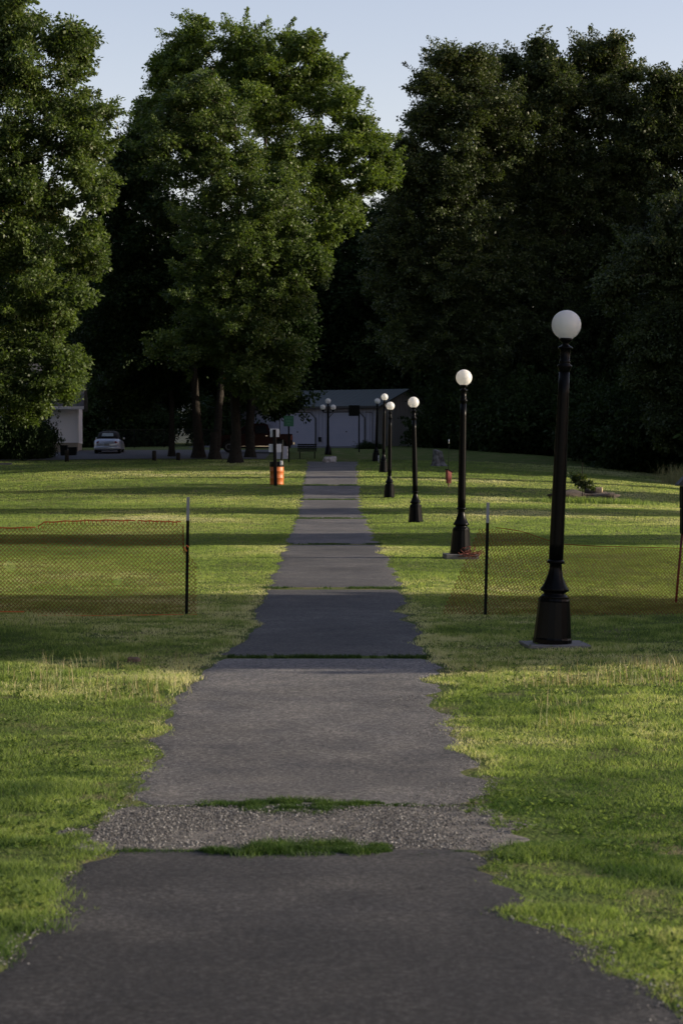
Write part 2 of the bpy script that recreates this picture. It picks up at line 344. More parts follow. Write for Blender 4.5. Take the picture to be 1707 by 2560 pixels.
i = np.arange(39)[None, :]+40*np.arange(25)[:, None]
tag(link('gravel_bed', np_mesh('gravel_bed', np.stack([X, Y, G(X, Y)+LF], -1).reshape(-1, 3), np.stack([i, i+1, i+41, i+40], -1).reshape(-1, 4), M_gravelbed, True)), kind='structure')
def stones(name, n, fn, smin, smax):
    ico = np.array([(0, 0, 1), (.9, 0, .1), (.2, .85, 0), (-.8, .4, .1), (-.6, -.7, 0), (.4, -.8, .1), (0, 0, -.6)])
    fc = np.array([(0, 1, 2), (0, 2, 3), (0, 3, 4), (0, 4, 5), (0, 5, 1), (6, 2, 1), (6, 3, 2), (6, 4, 3), (6, 5, 4), (6, 1, 5)])
    xy = fn(n); n = len(xy); s = smin+(smax-smin)*rng.random(n)**2.2; a = rng.random(n)*6.28
    V = ico[None]*s[:, None, None]*(1+.35*(rng.random((n, 7, 1))-.5)); V[..., 2] *= .7
    c, s_ = np.cos(a)[:, None], np.sin(a)[:, None]
    V = np.stack([V[..., 0]*c-V[..., 1]*s_, V[..., 0]*s_+V[..., 1]*c, V[..., 2]], -1)
    V[..., 0] += xy[:, 0, None]; V[..., 1] += xy[:, 1, None]; V[..., 2] += (G(xy[:, 0], xy[:, 1])+.012)[:, None]
    F = fc[None]+7*np.arange(n)[:, None, None]
    return link(name, np_mesh(name, V.reshape(-1, 3), F.reshape(-1, 3), M_stone, False, {'v': np.repeat(rng.random(n)**1.6, 7)}))
def gsample(n):
    y = GR0-.10+(GR1-GR0+.16)*rng.random(n); xl = np.interp(y, [GR0, (GR0+GR1)/2, GR1], [-1.30, -1.75, -1.35]); xr = np.interp(y, [GR0, (GR0+GR1)/2, GR1], [.85, 1.15, .9])
    x = xl+(xr-xl)*rng.random(n); k = rng.random(n) < (.15+1.1*vn(x, y, .4, 3))*np.clip(np.minimum(x-xl, xr-x)/.5+.15, 0, 1); return np.stack([x[k], y[k]], 1)
tag(stones('gravel', 30000, gsample, .0025, .0105), 'loose grey gravel filling the broken strip across the asphalt path', 'gravel', kind='stuff')
def esample(n):
    y = GR1+rng.random(n)*6.5; l, r = edges(y); x = r-.42+.5*rng.random(n); k = (vn(x, y, .5, 5) > .52); return np.stack([x[k], y[k]], 1)
tag(stones('loose_stones', 2600, esample, .003, .008), 'small loose stones crumbling off the right edge of the path', 'stones', kind='stuff')

def bsample(n):
    y = 6.5*(40/6.5)**rng.random(n); l, r = edges(y); side = rng.random(n) < .5; w_ = np.abs(rng.normal(0, .09, n)); x = np.where(side, l+w_-.05, r-w_+.05)
    k = vn(x, y, .4, 3) > .42; return np.stack([x[k], y[k]], 1)
tag(stones('edge_grit', 9000, bsample, .0025, .008), 'fine grit and crumbs scattered along both edges of the path', 'grit', kind='stuff')

# road and yard beyond the path
def sheet(name, x0, x1, y0, y1, m, lift, kind='structure', nx=30, ny=14):
    o = link(name, grid_mesh(name, np.linspace(x0, x1, nx), np.linspace(y0, y1, ny), m, lift)); return tag(o, kind=kind)
sheet('road', -70, -4.6, 124.0, 138.5, M_road, .03, nx=80, ny=30)
sheet('driveway', -11, 1.5, 146, 156, M_road, .026)
k_ = MB()
for i in range(24):
    x0 = -48+i*1.2; z = g1(x0+.6, 119.5)
    k_.box(x0, x0+1.19, 119.4, 119.6, z-.1, z+.12)
tag(k_.build('kerb', M_conc), kind='structure')

# ------------------------------------------------------------------ grass
def blades(name, xy, h, wd, v, m, lean=.5, curve=0):
    n = len(xy); a = rng.random(n)*2*np.pi; la = rng.random(n)*2*np.pi; ll = lean*h*(.3+rng.random(n))
    z0 = G(xy[:, 0], xy[:, 1])-.004
    dx, dy = np.cos(a)*wd/2, np.sin(a)*wd/2; lx, ly = np.cos(la)*ll, np.sin(la)*ll
    A = np.stack([xy[:, 0]-dx, xy[:, 1]-dy, z0], 1); B = np.stack([xy[:, 0]+dx, xy[:, 1]+dy, z0], 1)
    C = np.stack([xy[:, 0]+lx*.35+dx*.7, xy[:, 1]+ly*.35+dy*.7, z0+h*.6], 1); Dd = np.stack([xy[:, 0]+lx*.35-dx*.7, xy[:, 1]+ly*.35-dy*.7, z0+h*.6], 1)
    E = np.stack([xy[:, 0]+lx, xy[:, 1]+ly, z0+h], 1)
    V = np.stack([A, B, C, Dd, E], 1).reshape(-1, 3); b = 5*np.arange(n)[:, None]
    F = np.concatenate([b+np.array([[0, 1, 2]]), b+np.array([[0, 2, 3]]), b+np.array([[3, 2, 4]])])
    return link(name, np_mesh(name, V, F, m, False, {'v': np.repeat(v, 5)}))
def on_path(x, y, pad=0):
    l, r = edges(y)
    # ragged grass fingers reach over the asphalt edge
    l = l-(vn(x, y, .5, 6)-.45)*.25; r = r+(vn(x, y, .45, 7)-.5)*.30
    return (x > l+pad) & (x < r-pad)
def dryness(x, y):
    d = .40*vn(x, y, 6, 3)+.32*vn(x, y, 1.5, 4)+.28*vn(x, y, .35, 5)
    d = d+.16*sst(40, 60, y)*sst(3, 9, x)-.02
    return d
N = 1350000
u = rng.random(N); ymin, ymax = 5.8, 123.0
y = ymin*(ymax/ymin)**u; x = (rng.random(N)*2-1)*(.195*y+.5)
l0, r0_ = edges(y); sd = np.minimum(x-l0, r0_-x)+(vn(x, y, .5, 6)-.5)*.22+(vn(x, y, .13, 5)-.5)*.10   # how far inside the asphalt
ok = rng.random(N) < np.clip(.5-sd/.16, 0, 1)**1.5
gc = np.sin(np.pi*np.clip((y-GR0+.1)/(GR1-GR0+.2), 0, 1))**.5; gn = .5*(vn(x, y, .3, 2)-.5)+.25*(vn(x, y, .1, 3)-.5)
ok &= ~((y > GR0-.05) & (y < GR1+.1) & (x > -1.1-.5*gc+gn) & (x < .66+.42*gc+gn))
ok &= ~((y < 7.5) & (rng.random(N) < .3))
for px_, d_ in ((1385, 24.6), (1151, 44.5)): ok &= ~((np.abs(x-(px_-853.5)/5120*d_) < .40) & (y > d_-.62) & (y < d_+.4))
thin = vn(x, y, .5, 1)*.6+vn(x, y, .16, 2)*.4
ok &= (rng.random(N) < .10+.9*sst(22, 32, y)+1.3*sst(.26, .50, thin))
x, y = x[ok], y[ok]; n = len(x); rv = rng.random(n)
patchh = vn(x, y, .9, 6)*.5+vn(x, y, .28, 7)*.5
hh = (.016+(.050-.012*sst(24, 34, y))*patchh*sst(.25, .8, patchh)+.012*rv)*np.interp(y, [6, 12, 24, 28, 60, 120], [.85, .9, 1.0, .9, .95, 1.3])
ww = np.interp(y, [6, 15, 30, 60, 120], [.0032, .005, .009, .017, .032])*(.7+.6*rng.random(n))
dv = dryness(x, y); rough_zone = np.exp(-((y-20.5)/2.2)**2); dv = dv+.10*rough_zone*(vn(x, y, .9, 2)-.3)
l_, r_ = edges(y); edge_d = np.minimum(np.abs(x-l_), np.abs(x-r_)); dv = dv+.16*np.exp(-(edge_d/.16)**2)*(y > 14)
far = sst(26, 45, y); vv = np.clip(.44+.16*far+(1.9-1.3*far)*(dv-.5)+far*.8*(.6*vn(x, y, 6, 3)+.4*vn(x, y, 2.2, 4)-.5)+(.55-.35*far)*(rv-.5)+.25*(rng.random(n) > .94)*(1-far), 0, 1)
tag(blades('grass', np.stack([x, y], 1), hh, ww, vv, M_grass, .9), 'short patchy mown lawn grass on both sides of the path', 'grass', kind='stuff')

# weeds: joint tufts, tall seed stalks, clump beds
xy = []; hs = []
for i, j in enumerate(JOINTS):
    n = int(3500 if i == 0 else 1700); l, r = edges(np.array([j])); xx = l[0]+(r[0]-l[0])*rng.random(n); yy = j+.10*(vn(xx, xx*0+i, .5, 2)-.5)+rng.normal(0, .05+.03*i, n)
    k = (vn(xx, yy*0+i*7.3, .35, 3)*.6+vn(xx, yy, .09, 4)*.4) > (.42 if i == 0 else .46); xy.append(np.stack([xx[k], yy[k]], 1)); hs.append((.045 if i == 0 else .04)*(.4+rng.random(k.sum())))
def clump(px0, px1, row, depth, n, h):
    d_ = d_of_row(row); t = rng.random(n); px = px0+(px1-px0)*t; prof = np.sqrt(np.clip(1-(2*t-1)**2, 0, 1))
    xx = (px-853.5)/5120*d_; yy = d_+rng.normal(0, 1, n)*depth*prof+.10*(vn(xx, xx*0+row, .3, 4)-.5); q_ = vn(xx, yy*1.6, .11, 6)*.6+vn(xx, yy, .35, 3)*.4; k = q_ > .38; xy.append(np.stack([xx, yy], 1)[k]); hs.append((h*(.35+.65*prof)*(.3+1.5*np.clip(q_-.3, 0, 1))*(.6+.6*rng.random(n)))[k])
clump(500, 1000, 2128, .11, 12000, .07); clump(700, 1010, 2122, .06, 4500, .05); clump(250, 540, 2128, .05, 1400, .03)
clump(450, 960, 2012, .08, 7500, .055); clump(580, 900, 2022, .14, 9000, .05); clump(930, 1300, 2016, .04, 1400, .025); clump(950, 1200, 2130, .05, 1500, .03); clump(280, 470, 2018, .03, 500, .02)
xy = np.concatenate(xy); hs = np.concatenate(hs); k = len(xy)
tag(blades('joint_grass', xy, hs, np.interp(xy[:, 1], [10, 30, 100], [.004, .009, .03]), np.clip(rng.random(k), 0, 1)*.8*(.4+vn(xy[:, 0], xy[:, 1], .12, 5)), M_jgrass, .8),
    'deep green grass tufts sprouting from the cracks across the path', 'grass', kind='stuff')
xy = []
for (px0, px1, r0, r1, n) in [(100, 400, 1665, 1760, 420), (360, 480, 1650, 1740, 120), (0, 160, 1690, 1740, 90), (1330, 1707, 1672, 1740, 700), (1180, 1340, 1668, 1725, 110), (1340, 1470, 1760, 1835, 110), (1400, 1500, 1690, 1740, 120), (1540, 1707, 1660, 1700, 120)]:
    rr = r0+(r1-r0)*rng.random(n); dd = np.array([d_of_row(q) for q in rr]); px = px0+(px1-px0)*rng.random(n); xx = (px-853.5)/5120*dd
    k = vn(xx, dd, .5, 4) > .42; xy.append(np.stack([xx[k], dd[k]], 1))
xy = np.concatenate(xy); k = len(xy)
tag(blades('seed_stalks', xy, .07+.17*rng.random(k)**2, np.full(k, .007), rng.random(k), M_weed, .35), 'tall pale seed stalks standing in the rough grass either side of the path', 'weeds', kind='stuff')

# low broad-leaved weeds in the near lawn
n = 5200; y = 6.5*(27/6.5)**rng.random(n); x = (rng.random(n)*2-1)*(.19*y+.4); l0, r0_ = edges(y)
k = (np.minimum(x-l0, r0_-x) < -.05) & (vn(x, y, .8, 1)*.6+vn(x, y, .25, 3)*.4 > .50); x, y = x[k], y[k]; n = len(x)
a = rng.random((n, 1))*6.28+np.arange(7)[None]*.9+rng.normal(0, .2, (n, 7)); L_ = (.014+.022*rng.random((n, 1)))*(.7+.5*rng.random((n, 7))); z = (G(x, y)+.012)[:, None]+.02*rng.random((n, 7))
c, s_ = np.cos(a), np.sin(a); x1, y1 = x[:, None], y[:, None]; up = .012+.02*rng.random((n, 7))
Q = np.stack([np.stack([x1+0*c, y1+0*c, z], -1), np.stack([x1+c*L_*.6-s_*L_*.3, y1+s_*L_*.6+c*L_*.3, z+up*.6], -1), np.stack([x1+c*L_*1.2, y1+s_*L_*1.2, z+up*.7], -1), np.stack([x1+c*L_*.6+s_*L_*.3, y1+s_*L_*.6-c*L_*.3, z+up*.6], -1)], 2).reshape(-1, 3)
tag(link('lawn_weeds', np_mesh('lawn_weeds', Q, np.arange(len(Q)).reshape(-1, 4), M_grass, False, {'v': np.repeat(.05+.45*rng.random(n*7), 4)})), 'low broad leaved weeds and clover scattered through the near lawn', 'weeds', kind='stuff')

# ------------------------------------------------------------------ trees
def segs_mesh(A, B, ra, rb, n=6, yflat=1.0):
    A = np.asarray(A, float); B = np.asarray(B, float); T = B-A; L = np.linalg.norm(T, axis=1, keepdims=True)+1e-6; T /= L
    ref = np.where(np.abs(T[:, 2:3]) < .9, np.array([[0, 0, 1.]]), np.array([[1., 0, 0]])); U = np.cross(T, ref); U /= np.linalg.norm(U, axis=1, keepdims=True); W = np.cross(T, U)
    a = 2*np.pi*np.arange(n)/n; R = U[:, None]*np.cos(a)[None, :, None]+W[:, None]*np.sin(a)[None, :, None]; R = R*np.array([1, yflat, 1])
    V = np.concatenate([A[:, None]+R*np.asarray(ra)[:, None, None], B[:, None]+R*np.asarray(rb)[:, None, None]], 1).reshape(-1, 3)
    j = np.arange(n); q = np.stack([j, (j+1) % n, n+(j+1) % n, n+j], 1); F = (q[None]+2*n*np.arange(len(A))[:, None, None]).reshape(-1, 4)
    return V, F
def make_tree(name, base, lobes, label, ntuft=600, nleaf=80, leaf=.17, rt=.85, r0=.28, lm=None, seed=1, group=None, droop=.25, lean=(0, 0), cat='tree', bark=None, ls=.76, flat=.58, clear=.18):
    """lobes: world coordinates (x,y,z,r); base: (x,y)"""
    R = np.random.default_rng(seed); bx, by = base; bz = g1(bx, by); lb = np.array(lobes, float)
    lb[:, 0] -= bx; lb[:, 1] -= by; lb[:, 2] -= bz
    root = empty(name, (bx, by, bz), label, cat, 0, group)
    ch = [lb*np.array([1, 1, 1, ls])]
    for q in range(4):
        dd_ = R.normal(size=(len(lb), 3)); dd_ /= np.linalg.norm(dd_, axis=1, keepdims=True); rr_ = lb[:, 3]*(.28+.26*R.random(len(lb)))
        ch.append(np.column_stack([lb[:, :3]+dd_*(lb[:, 3]*.82)[:, None]*np.array([1, 1, .9]), rr_]))
    lb = np.concatenate(ch); lb = lb[lb[:, 2]-lb[:, 3] > .2]
    vol = lb[:, 3]**2.1; OD = []; cnt = np.maximum(2, (vol/vol.sum()*ntuft).astype(int)); T = []
    for (cx, cy, cz, r), c in zip(lb, cnt):
        d = R.normal(size=(c, 3)); d /= np.linalg.norm(d, axis=1, keepdims=True); rad = r*(.40+.50*R.random((c, 1))**.6+.38*(R.random((c, 1)) > .80)*R.random((c, 1)))
        OD.append(d*(rad > r*.72)); T.append(np.array([cx, cy, cz])+d*rad*np.array([1, 1, .92]))
    T = np.concatenate(T); OD = np.concatenate(OD)[T[:, 2] > .6]; T = T[T[:, 2] > .6]
    top = T[:, 2].max()*.86; cxm = np.average(lb[:, 0], weights=lb[:, 3]); cym = np.average(lb[:, 1], weights=lb[:, 3])
    nt_ = 14; tz = np.linspace(0, top, nt_); f = (tz/top)**1.5
    trunk = np.stack([f*cxm*.8+.12*np.sin(tz*.5+seed), f*cym*.8+.12*np.cos(tz*.37+seed), tz], 1); trunk[0, :2] = 0
    nodes = [tuple(p) for p in trunk]; par = [-1]+list(range(nt_-1))
    axd = np.hypot(T[:, 0]-np.interp(T[:, 2], tz, trunk[:, 0]), T[:, 1]-np.interp(T[:, 2], tz, trunk[:, 1])); order = np.argsort(axd)
    NP_ = np.zeros((nt_+2*len(T)+2, 3)); NP_[:nt_] = trunk; c = nt_; valid = np.ones(len(NP_), bool); valid[:nt_] = trunk[:, 2] > clear*top
    for i in order:
        t = T[i]; dv_ = NP_[:c]-t; dd = np.linalg.norm(dv_, axis=1); cost = dd+1.1*np.maximum(0, NP_[:c, 2]-(t[2]-.25*dd))+(~valid[:c])*50
        j = int(np.argmin(cost)); mid = (NP_[j]+t)/2+np.array([0, 0, -.06*dd[j]])+R.normal(0, .05*dd[j]+.01, 3)
        NP_[c] = mid; par.append(j); NP_[c+1] = t; par.append(c); c += 2
    w_ = np.zeros(c); w_[nt_+1::2] = 1
    for i in range(c-1, 0, -1): w_[par[i]] += w_[i]
    rad = r0*(np.maximum(w_, .4)/w_[0])**.5; rad = np.maximum(rad, .012); rad[:nt_] = np.minimum(rad[:nt_], r0*(1.02-tz/top)**.9+.03)
    idx = np.arange(1, c); pa = np.array(par[1:c]); A = NP_[pa]; B = NP_[idx]; ra = np.minimum(rad[pa], rad[idx]*1.5); ra[:nt_-1] = rad[:nt_-1]
    rb = rad[idx].copy()
    V, F = segs_mesh(A, B, ra, rb, 7)
    fl = MB(); fl.lathe([(r0*1.9, -.3), (r0*1.55, .05), (r0*1.2, .45), (r0*1.02, 1.1), (r0, 1.6)], 12)
    fv = np.array(fl.v); ff = [q for q in fl.f if len(q) == 4]
    ang = np.arctan2(fv[:, 1], fv[:, 0]); fac = 1+.14*np.sin(ang*4+seed)*np.clip(1-fv[:, 2]/1.2, 0, 1); fv[:, :2] *= fac[:, None]
    F = np.concatenate([F, np.array(ff)+len(V)]); V = np.concatenate([V, fv])
    link('trunk', np_mesh('trunk', V, F, bark or M_bark, True), root)
    n0 = len(T); ci = R.random((int(n0*.6),)); ck = (ci*len(lb)).astype(int); core = lb[ck, :3]+R.normal(size=(len(ck), 3))*lb[ck, 3:4]*.30; T = np.concatenate([T, core[core[:, 2] > .8]])
    n = len(T); big = np.ones(n); big[n0:] = 1.35
    O = R.normal(size=(n, nleaf, 3)); O /= np.linalg.norm(O, axis=2, keepdims=True); O *= (R.random((n, nleaf, 1))**.5)*rt*(.38+.85*R.random((n, 1, 1)))*(1+.3*(big[:, None, None] > 1)); O[..., 2] *= flat
    ODf = np.zeros((n, 3)); ODf[:n0] = OD; ODf[:, 2] += .25*(np.abs(ODf).sum(1) > 0); tt = R.random((n, nleaf, 1)); O = O*(1-.62*tt*(np.abs(ODf).sum(1) > 0)[:, None, None])+ODf[:, None]*tt*rt*1.15*(.5+R.random((n, 1, 1)))
    Pp = T[:, None]+O; Pp = Pp.reshape(-1, 3); m = len(Pp)
    out = O.reshape(-1, 3)/rt; U = out*.8+R.normal(0, .6, (m, 3)); U[:, 2] -= droop; U /= np.linalg.norm(U, axis=1, keepdims=True)
    Wd = np.cross(U, R.normal(size=(m, 3))+np.array([0, 0, 1.2])); Wd /= np.linalg.norm(Wd, axis=1, keepdims=True)
    s = leaf*(.6+.8*R.random((m, 1)))*np.repeat(big, nleaf)[:, None]
    V = np.stack([Pp, Pp+U*s*.5+Wd*s*.33, Pp+U*s, Pp+U*s*.5-Wd*s*.33], 1).reshape(-1, 3); F = np.arange(4*m).reshape(-1, 4)
    tone = np.repeat(np.clip(.22+.5*R.random(n), 0, 1), nleaf)+.30*(R.random(m)-.5); tone = np.clip(tone, 0, .88); tone[R.random(m) > .9996] = 1
    link('crown', np_mesh('crown', V, F, lm or M_leaf, False, {'v': np.repeat(tone, 4)}), root)
    return root
def lob(L, d, spread=.75, seed=0, back=True):
    """lobes given by where their centres stand at distance d, spread in depth like a round crown"""
    R = np.random.default_rng(seed); out = []; xs_ = [q[0] for q in L]; c = sum(xs_)/len(xs_); hw = (max(xs_)-min(xs_))/2+1
    for q in L:
        r = q[2]*D/5120*d; off = math.sqrt(max(0, 1-((q[0]-c)/hw)**2))*hw*D/5120*d*spread
        sgn = q[3] if len(q) > 3 else -1
        p = P(q[0]*D, q[1]*D, d); dy = sgn*off*(.35+.5*R.random()); out.append((p.x, p.y+dy, p.z, r))
        if back: out.append((p.x+R.normal()*.3, p.y-dy*.8, p.z+R.normal()*.3, r*.95))
    return out
LT = [(10, 30, 80), (70, 80, 65), (178, 95, 42), (120, 180, 85), (35, 210, 110), (215, 265, 50), (110, 320, 100), (10, 400, 120), (190, 370, 60), (95, 470, 95), (40, 570, 100), (90, 660, 85), (165, 700, 55), (50, 760, 100),
      (110, 860, 75), (165, 860, 40), (20, 860, 70), (-80, 150, 150), (-110, 400, 170), (-110, 680, 170), (-120, 880, 120), (190, 560, 45), (200, 440, 55), (60, 900, 45), (130, 885, 36), (5, 905, 45)]
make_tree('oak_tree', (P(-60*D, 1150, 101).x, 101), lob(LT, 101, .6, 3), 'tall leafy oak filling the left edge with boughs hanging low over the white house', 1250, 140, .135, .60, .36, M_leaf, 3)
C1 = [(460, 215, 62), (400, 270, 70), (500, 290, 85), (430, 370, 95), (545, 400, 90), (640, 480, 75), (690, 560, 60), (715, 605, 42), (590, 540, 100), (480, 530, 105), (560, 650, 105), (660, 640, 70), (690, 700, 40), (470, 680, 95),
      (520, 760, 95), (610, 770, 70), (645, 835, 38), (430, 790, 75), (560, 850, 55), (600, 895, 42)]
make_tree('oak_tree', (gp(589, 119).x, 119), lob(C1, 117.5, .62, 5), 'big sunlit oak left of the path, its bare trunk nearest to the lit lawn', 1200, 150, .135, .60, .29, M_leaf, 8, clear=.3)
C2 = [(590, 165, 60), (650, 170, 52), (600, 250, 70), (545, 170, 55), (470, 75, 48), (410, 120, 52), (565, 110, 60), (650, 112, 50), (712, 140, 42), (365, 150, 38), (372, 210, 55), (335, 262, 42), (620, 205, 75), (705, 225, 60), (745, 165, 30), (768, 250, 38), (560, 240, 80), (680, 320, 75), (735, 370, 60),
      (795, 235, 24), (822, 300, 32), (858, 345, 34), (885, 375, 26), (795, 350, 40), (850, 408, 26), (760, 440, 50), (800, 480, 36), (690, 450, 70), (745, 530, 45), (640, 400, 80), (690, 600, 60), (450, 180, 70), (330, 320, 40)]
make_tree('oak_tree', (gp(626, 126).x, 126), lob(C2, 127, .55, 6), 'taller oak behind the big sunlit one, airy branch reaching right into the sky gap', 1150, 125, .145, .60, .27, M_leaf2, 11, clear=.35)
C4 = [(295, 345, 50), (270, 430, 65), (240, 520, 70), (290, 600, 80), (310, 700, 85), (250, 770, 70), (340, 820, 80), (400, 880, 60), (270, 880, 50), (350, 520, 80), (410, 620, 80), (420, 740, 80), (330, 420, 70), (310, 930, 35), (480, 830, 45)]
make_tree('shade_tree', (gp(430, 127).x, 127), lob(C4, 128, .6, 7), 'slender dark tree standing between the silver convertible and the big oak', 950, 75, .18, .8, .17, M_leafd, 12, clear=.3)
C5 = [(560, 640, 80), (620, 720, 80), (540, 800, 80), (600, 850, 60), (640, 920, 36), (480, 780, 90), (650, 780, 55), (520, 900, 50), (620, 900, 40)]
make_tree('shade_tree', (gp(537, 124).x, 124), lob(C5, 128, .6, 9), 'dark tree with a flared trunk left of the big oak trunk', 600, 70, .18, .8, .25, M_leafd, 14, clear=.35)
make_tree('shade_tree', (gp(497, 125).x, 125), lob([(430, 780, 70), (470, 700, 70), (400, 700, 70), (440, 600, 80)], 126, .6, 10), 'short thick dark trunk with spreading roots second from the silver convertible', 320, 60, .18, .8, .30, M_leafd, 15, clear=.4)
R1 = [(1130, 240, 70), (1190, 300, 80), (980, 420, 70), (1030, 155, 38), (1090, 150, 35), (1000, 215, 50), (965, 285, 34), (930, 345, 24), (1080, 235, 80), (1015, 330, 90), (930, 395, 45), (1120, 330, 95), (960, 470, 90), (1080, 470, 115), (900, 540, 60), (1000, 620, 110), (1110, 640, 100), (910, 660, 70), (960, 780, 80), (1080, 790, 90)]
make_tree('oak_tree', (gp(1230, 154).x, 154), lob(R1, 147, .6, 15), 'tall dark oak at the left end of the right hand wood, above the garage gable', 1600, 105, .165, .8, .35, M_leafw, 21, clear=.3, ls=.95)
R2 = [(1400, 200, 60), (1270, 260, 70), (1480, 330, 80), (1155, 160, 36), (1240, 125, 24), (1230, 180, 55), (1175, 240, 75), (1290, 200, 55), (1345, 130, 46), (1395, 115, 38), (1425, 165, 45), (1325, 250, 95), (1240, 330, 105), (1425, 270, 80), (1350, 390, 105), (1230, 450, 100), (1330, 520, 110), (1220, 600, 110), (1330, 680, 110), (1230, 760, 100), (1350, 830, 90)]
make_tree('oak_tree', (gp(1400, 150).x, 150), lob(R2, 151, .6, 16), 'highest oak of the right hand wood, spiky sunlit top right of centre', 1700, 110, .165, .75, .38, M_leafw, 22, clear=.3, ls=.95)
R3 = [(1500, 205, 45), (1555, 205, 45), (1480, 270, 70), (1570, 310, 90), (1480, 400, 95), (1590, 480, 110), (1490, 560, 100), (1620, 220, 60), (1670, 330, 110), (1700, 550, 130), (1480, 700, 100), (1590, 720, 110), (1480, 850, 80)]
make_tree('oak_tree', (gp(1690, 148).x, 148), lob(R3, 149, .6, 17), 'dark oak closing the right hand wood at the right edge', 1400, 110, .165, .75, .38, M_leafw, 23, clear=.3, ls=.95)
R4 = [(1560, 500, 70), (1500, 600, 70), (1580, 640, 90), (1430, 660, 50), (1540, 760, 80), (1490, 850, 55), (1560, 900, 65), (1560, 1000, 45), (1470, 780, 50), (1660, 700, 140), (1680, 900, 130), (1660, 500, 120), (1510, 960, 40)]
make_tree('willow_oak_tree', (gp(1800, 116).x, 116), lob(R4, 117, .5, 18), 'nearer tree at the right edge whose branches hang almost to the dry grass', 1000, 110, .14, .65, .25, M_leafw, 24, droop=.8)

# background wood: three builds, copied (each copy a tree of its own)
def proto_lobes(h, r, seed, low=.15, n=26):
    R = np.random.default_rng(seed); L = []
    for i in range(n):
        t = low+(1-low)*(i+.5)/n; rr = r*math.sin(math.pi*min(1, (t-low)/(1-low)*.82+.14))**.7; a = i*2.4+R.random(); L.append((math.cos(a)*rr*.62, math.sin(a)*rr*.62, t*h-.5, rr*.52+.35))
    return L
def proto(name, h, r, seed, lm, nt, nl, leaf, low=.12, rt=1.0, r0=.3):
    L = proto_lobes(h, r, seed, low); bx, by = 0.0, 260.0; z = g1(bx, by)
    return make_tree(name, (bx, by), [(x+bx, y+by, zz+z, q) for x, y, zz, q in L], 'x', nt, nl, leaf, rt, r0, lm, seed, clear=.1)
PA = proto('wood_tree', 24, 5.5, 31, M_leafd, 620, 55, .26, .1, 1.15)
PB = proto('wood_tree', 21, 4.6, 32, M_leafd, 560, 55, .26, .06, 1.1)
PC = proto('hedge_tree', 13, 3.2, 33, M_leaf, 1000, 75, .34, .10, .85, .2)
used = {}
def place(pr, x, y, s, sz, rz, label, group, cat='tree', name=None):
    if id(pr) not in used: o = pr; used[id(pr)] = 1
    else: o = copy_tree(pr)
    if name: o.name = name
    o.location = (x, y, g1(x, y)-.1); o.scale = (s, s, sz); o.rotation_euler = (0, 0, rz); tag(o, label, cat, group)
    if pr is PD_: o.location.z -= .45*sz
    return o
PD_ = None
GW = 'background trees behind the buildings'
bgl = [(-60, 172, 1.0, .95, 'far dark tree behind the white house at the left edge'), (90, 176, .9, .85, 'far dark tree rising behind the white house roof'), (230, 170, .85, .75, 'far dark tree behind the silver convertible'),
       (395, 205, 1.1, .8, 'far dark tree in the gap right of the silver convertible'), (625, 175, .9, .8, 'far dark tree hidden behind the oak trunks'), (690, 178, .95, .95, 'far dark tree above the left end of the garage roof'),
       (775, 174, .85, .85, 'lowest far tree above the middle of the garage roof'), (850, 180, .95, .95, 'far dark tree above the second garage door'), (915, 176, .95, .9, 'far dark tree above the garage gable'),
       (1010, 172, 1.0, .9, 'far dark tree right of the garage gable'), (1120, 176, 1.05, .9, 'far dark tree behind the trunk zone of the left wood oak'), (1230, 170, 1.0, .9, 'far dark tree in the middle of the right hand wood'),
       (1340, 174, 1.05, .95, 'far dark tree behind the near lamp globe'), (1450, 170, 1.0, .9, 'far dark tree behind the highest oak'), (1560, 172, 1.05, .95, 'far dark tree deep in the wood near the right edge'),
       (1680, 168, 1.05, 1.0, 'far dark tree behind the right edge oak')]
for i, (px, d_, s, sz, lb_) in enumerate(bgl):
    if i >= 10: s, sz = s*1.1, sz*1.22
    place(PA if i % 2 else PB, (px-853.5)/5120*d_, d_, s, sz, i*1.7, lb_, GW)
# understorey in front of the wood
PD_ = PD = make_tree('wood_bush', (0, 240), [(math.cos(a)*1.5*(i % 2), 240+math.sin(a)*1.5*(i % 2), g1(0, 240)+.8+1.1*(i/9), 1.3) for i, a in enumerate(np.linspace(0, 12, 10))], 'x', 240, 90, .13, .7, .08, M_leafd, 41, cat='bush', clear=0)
for i, (px, d_, s, lb_) in enumerate([(1130, 150, 1.3, 'dark bush at the wood edge just right of the garage wall'), (1200, 146, 1.5, 'dark bush at the wood edge behind the second lamp post'), (1285, 143, 1.5, 'dark bush at the wood edge left of the near lamp post'),
                                      (1380, 141, 1.7, 'dark bush at the wood edge behind the near lamp post'), (1470, 138, 1.6, 'dark bush at the wood edge above the fallen log'), (1560, 130, 1.7, 'dark bush at the wood edge right of the fallen log'), (1655, 124, 1.6, 'dark bush behind the dry grass clump'),
                                      (1330, 152, 2.2, 'taller dark bush deep at the wood edge'), (1500, 149, 2.2, 'tall dark bush under the highest oak')]):
    place(PD, (px-853.5)/5120*d_, d_, s, s*1.15, i*2.1, lb_, 'bushes along the wood edge', 'bush')
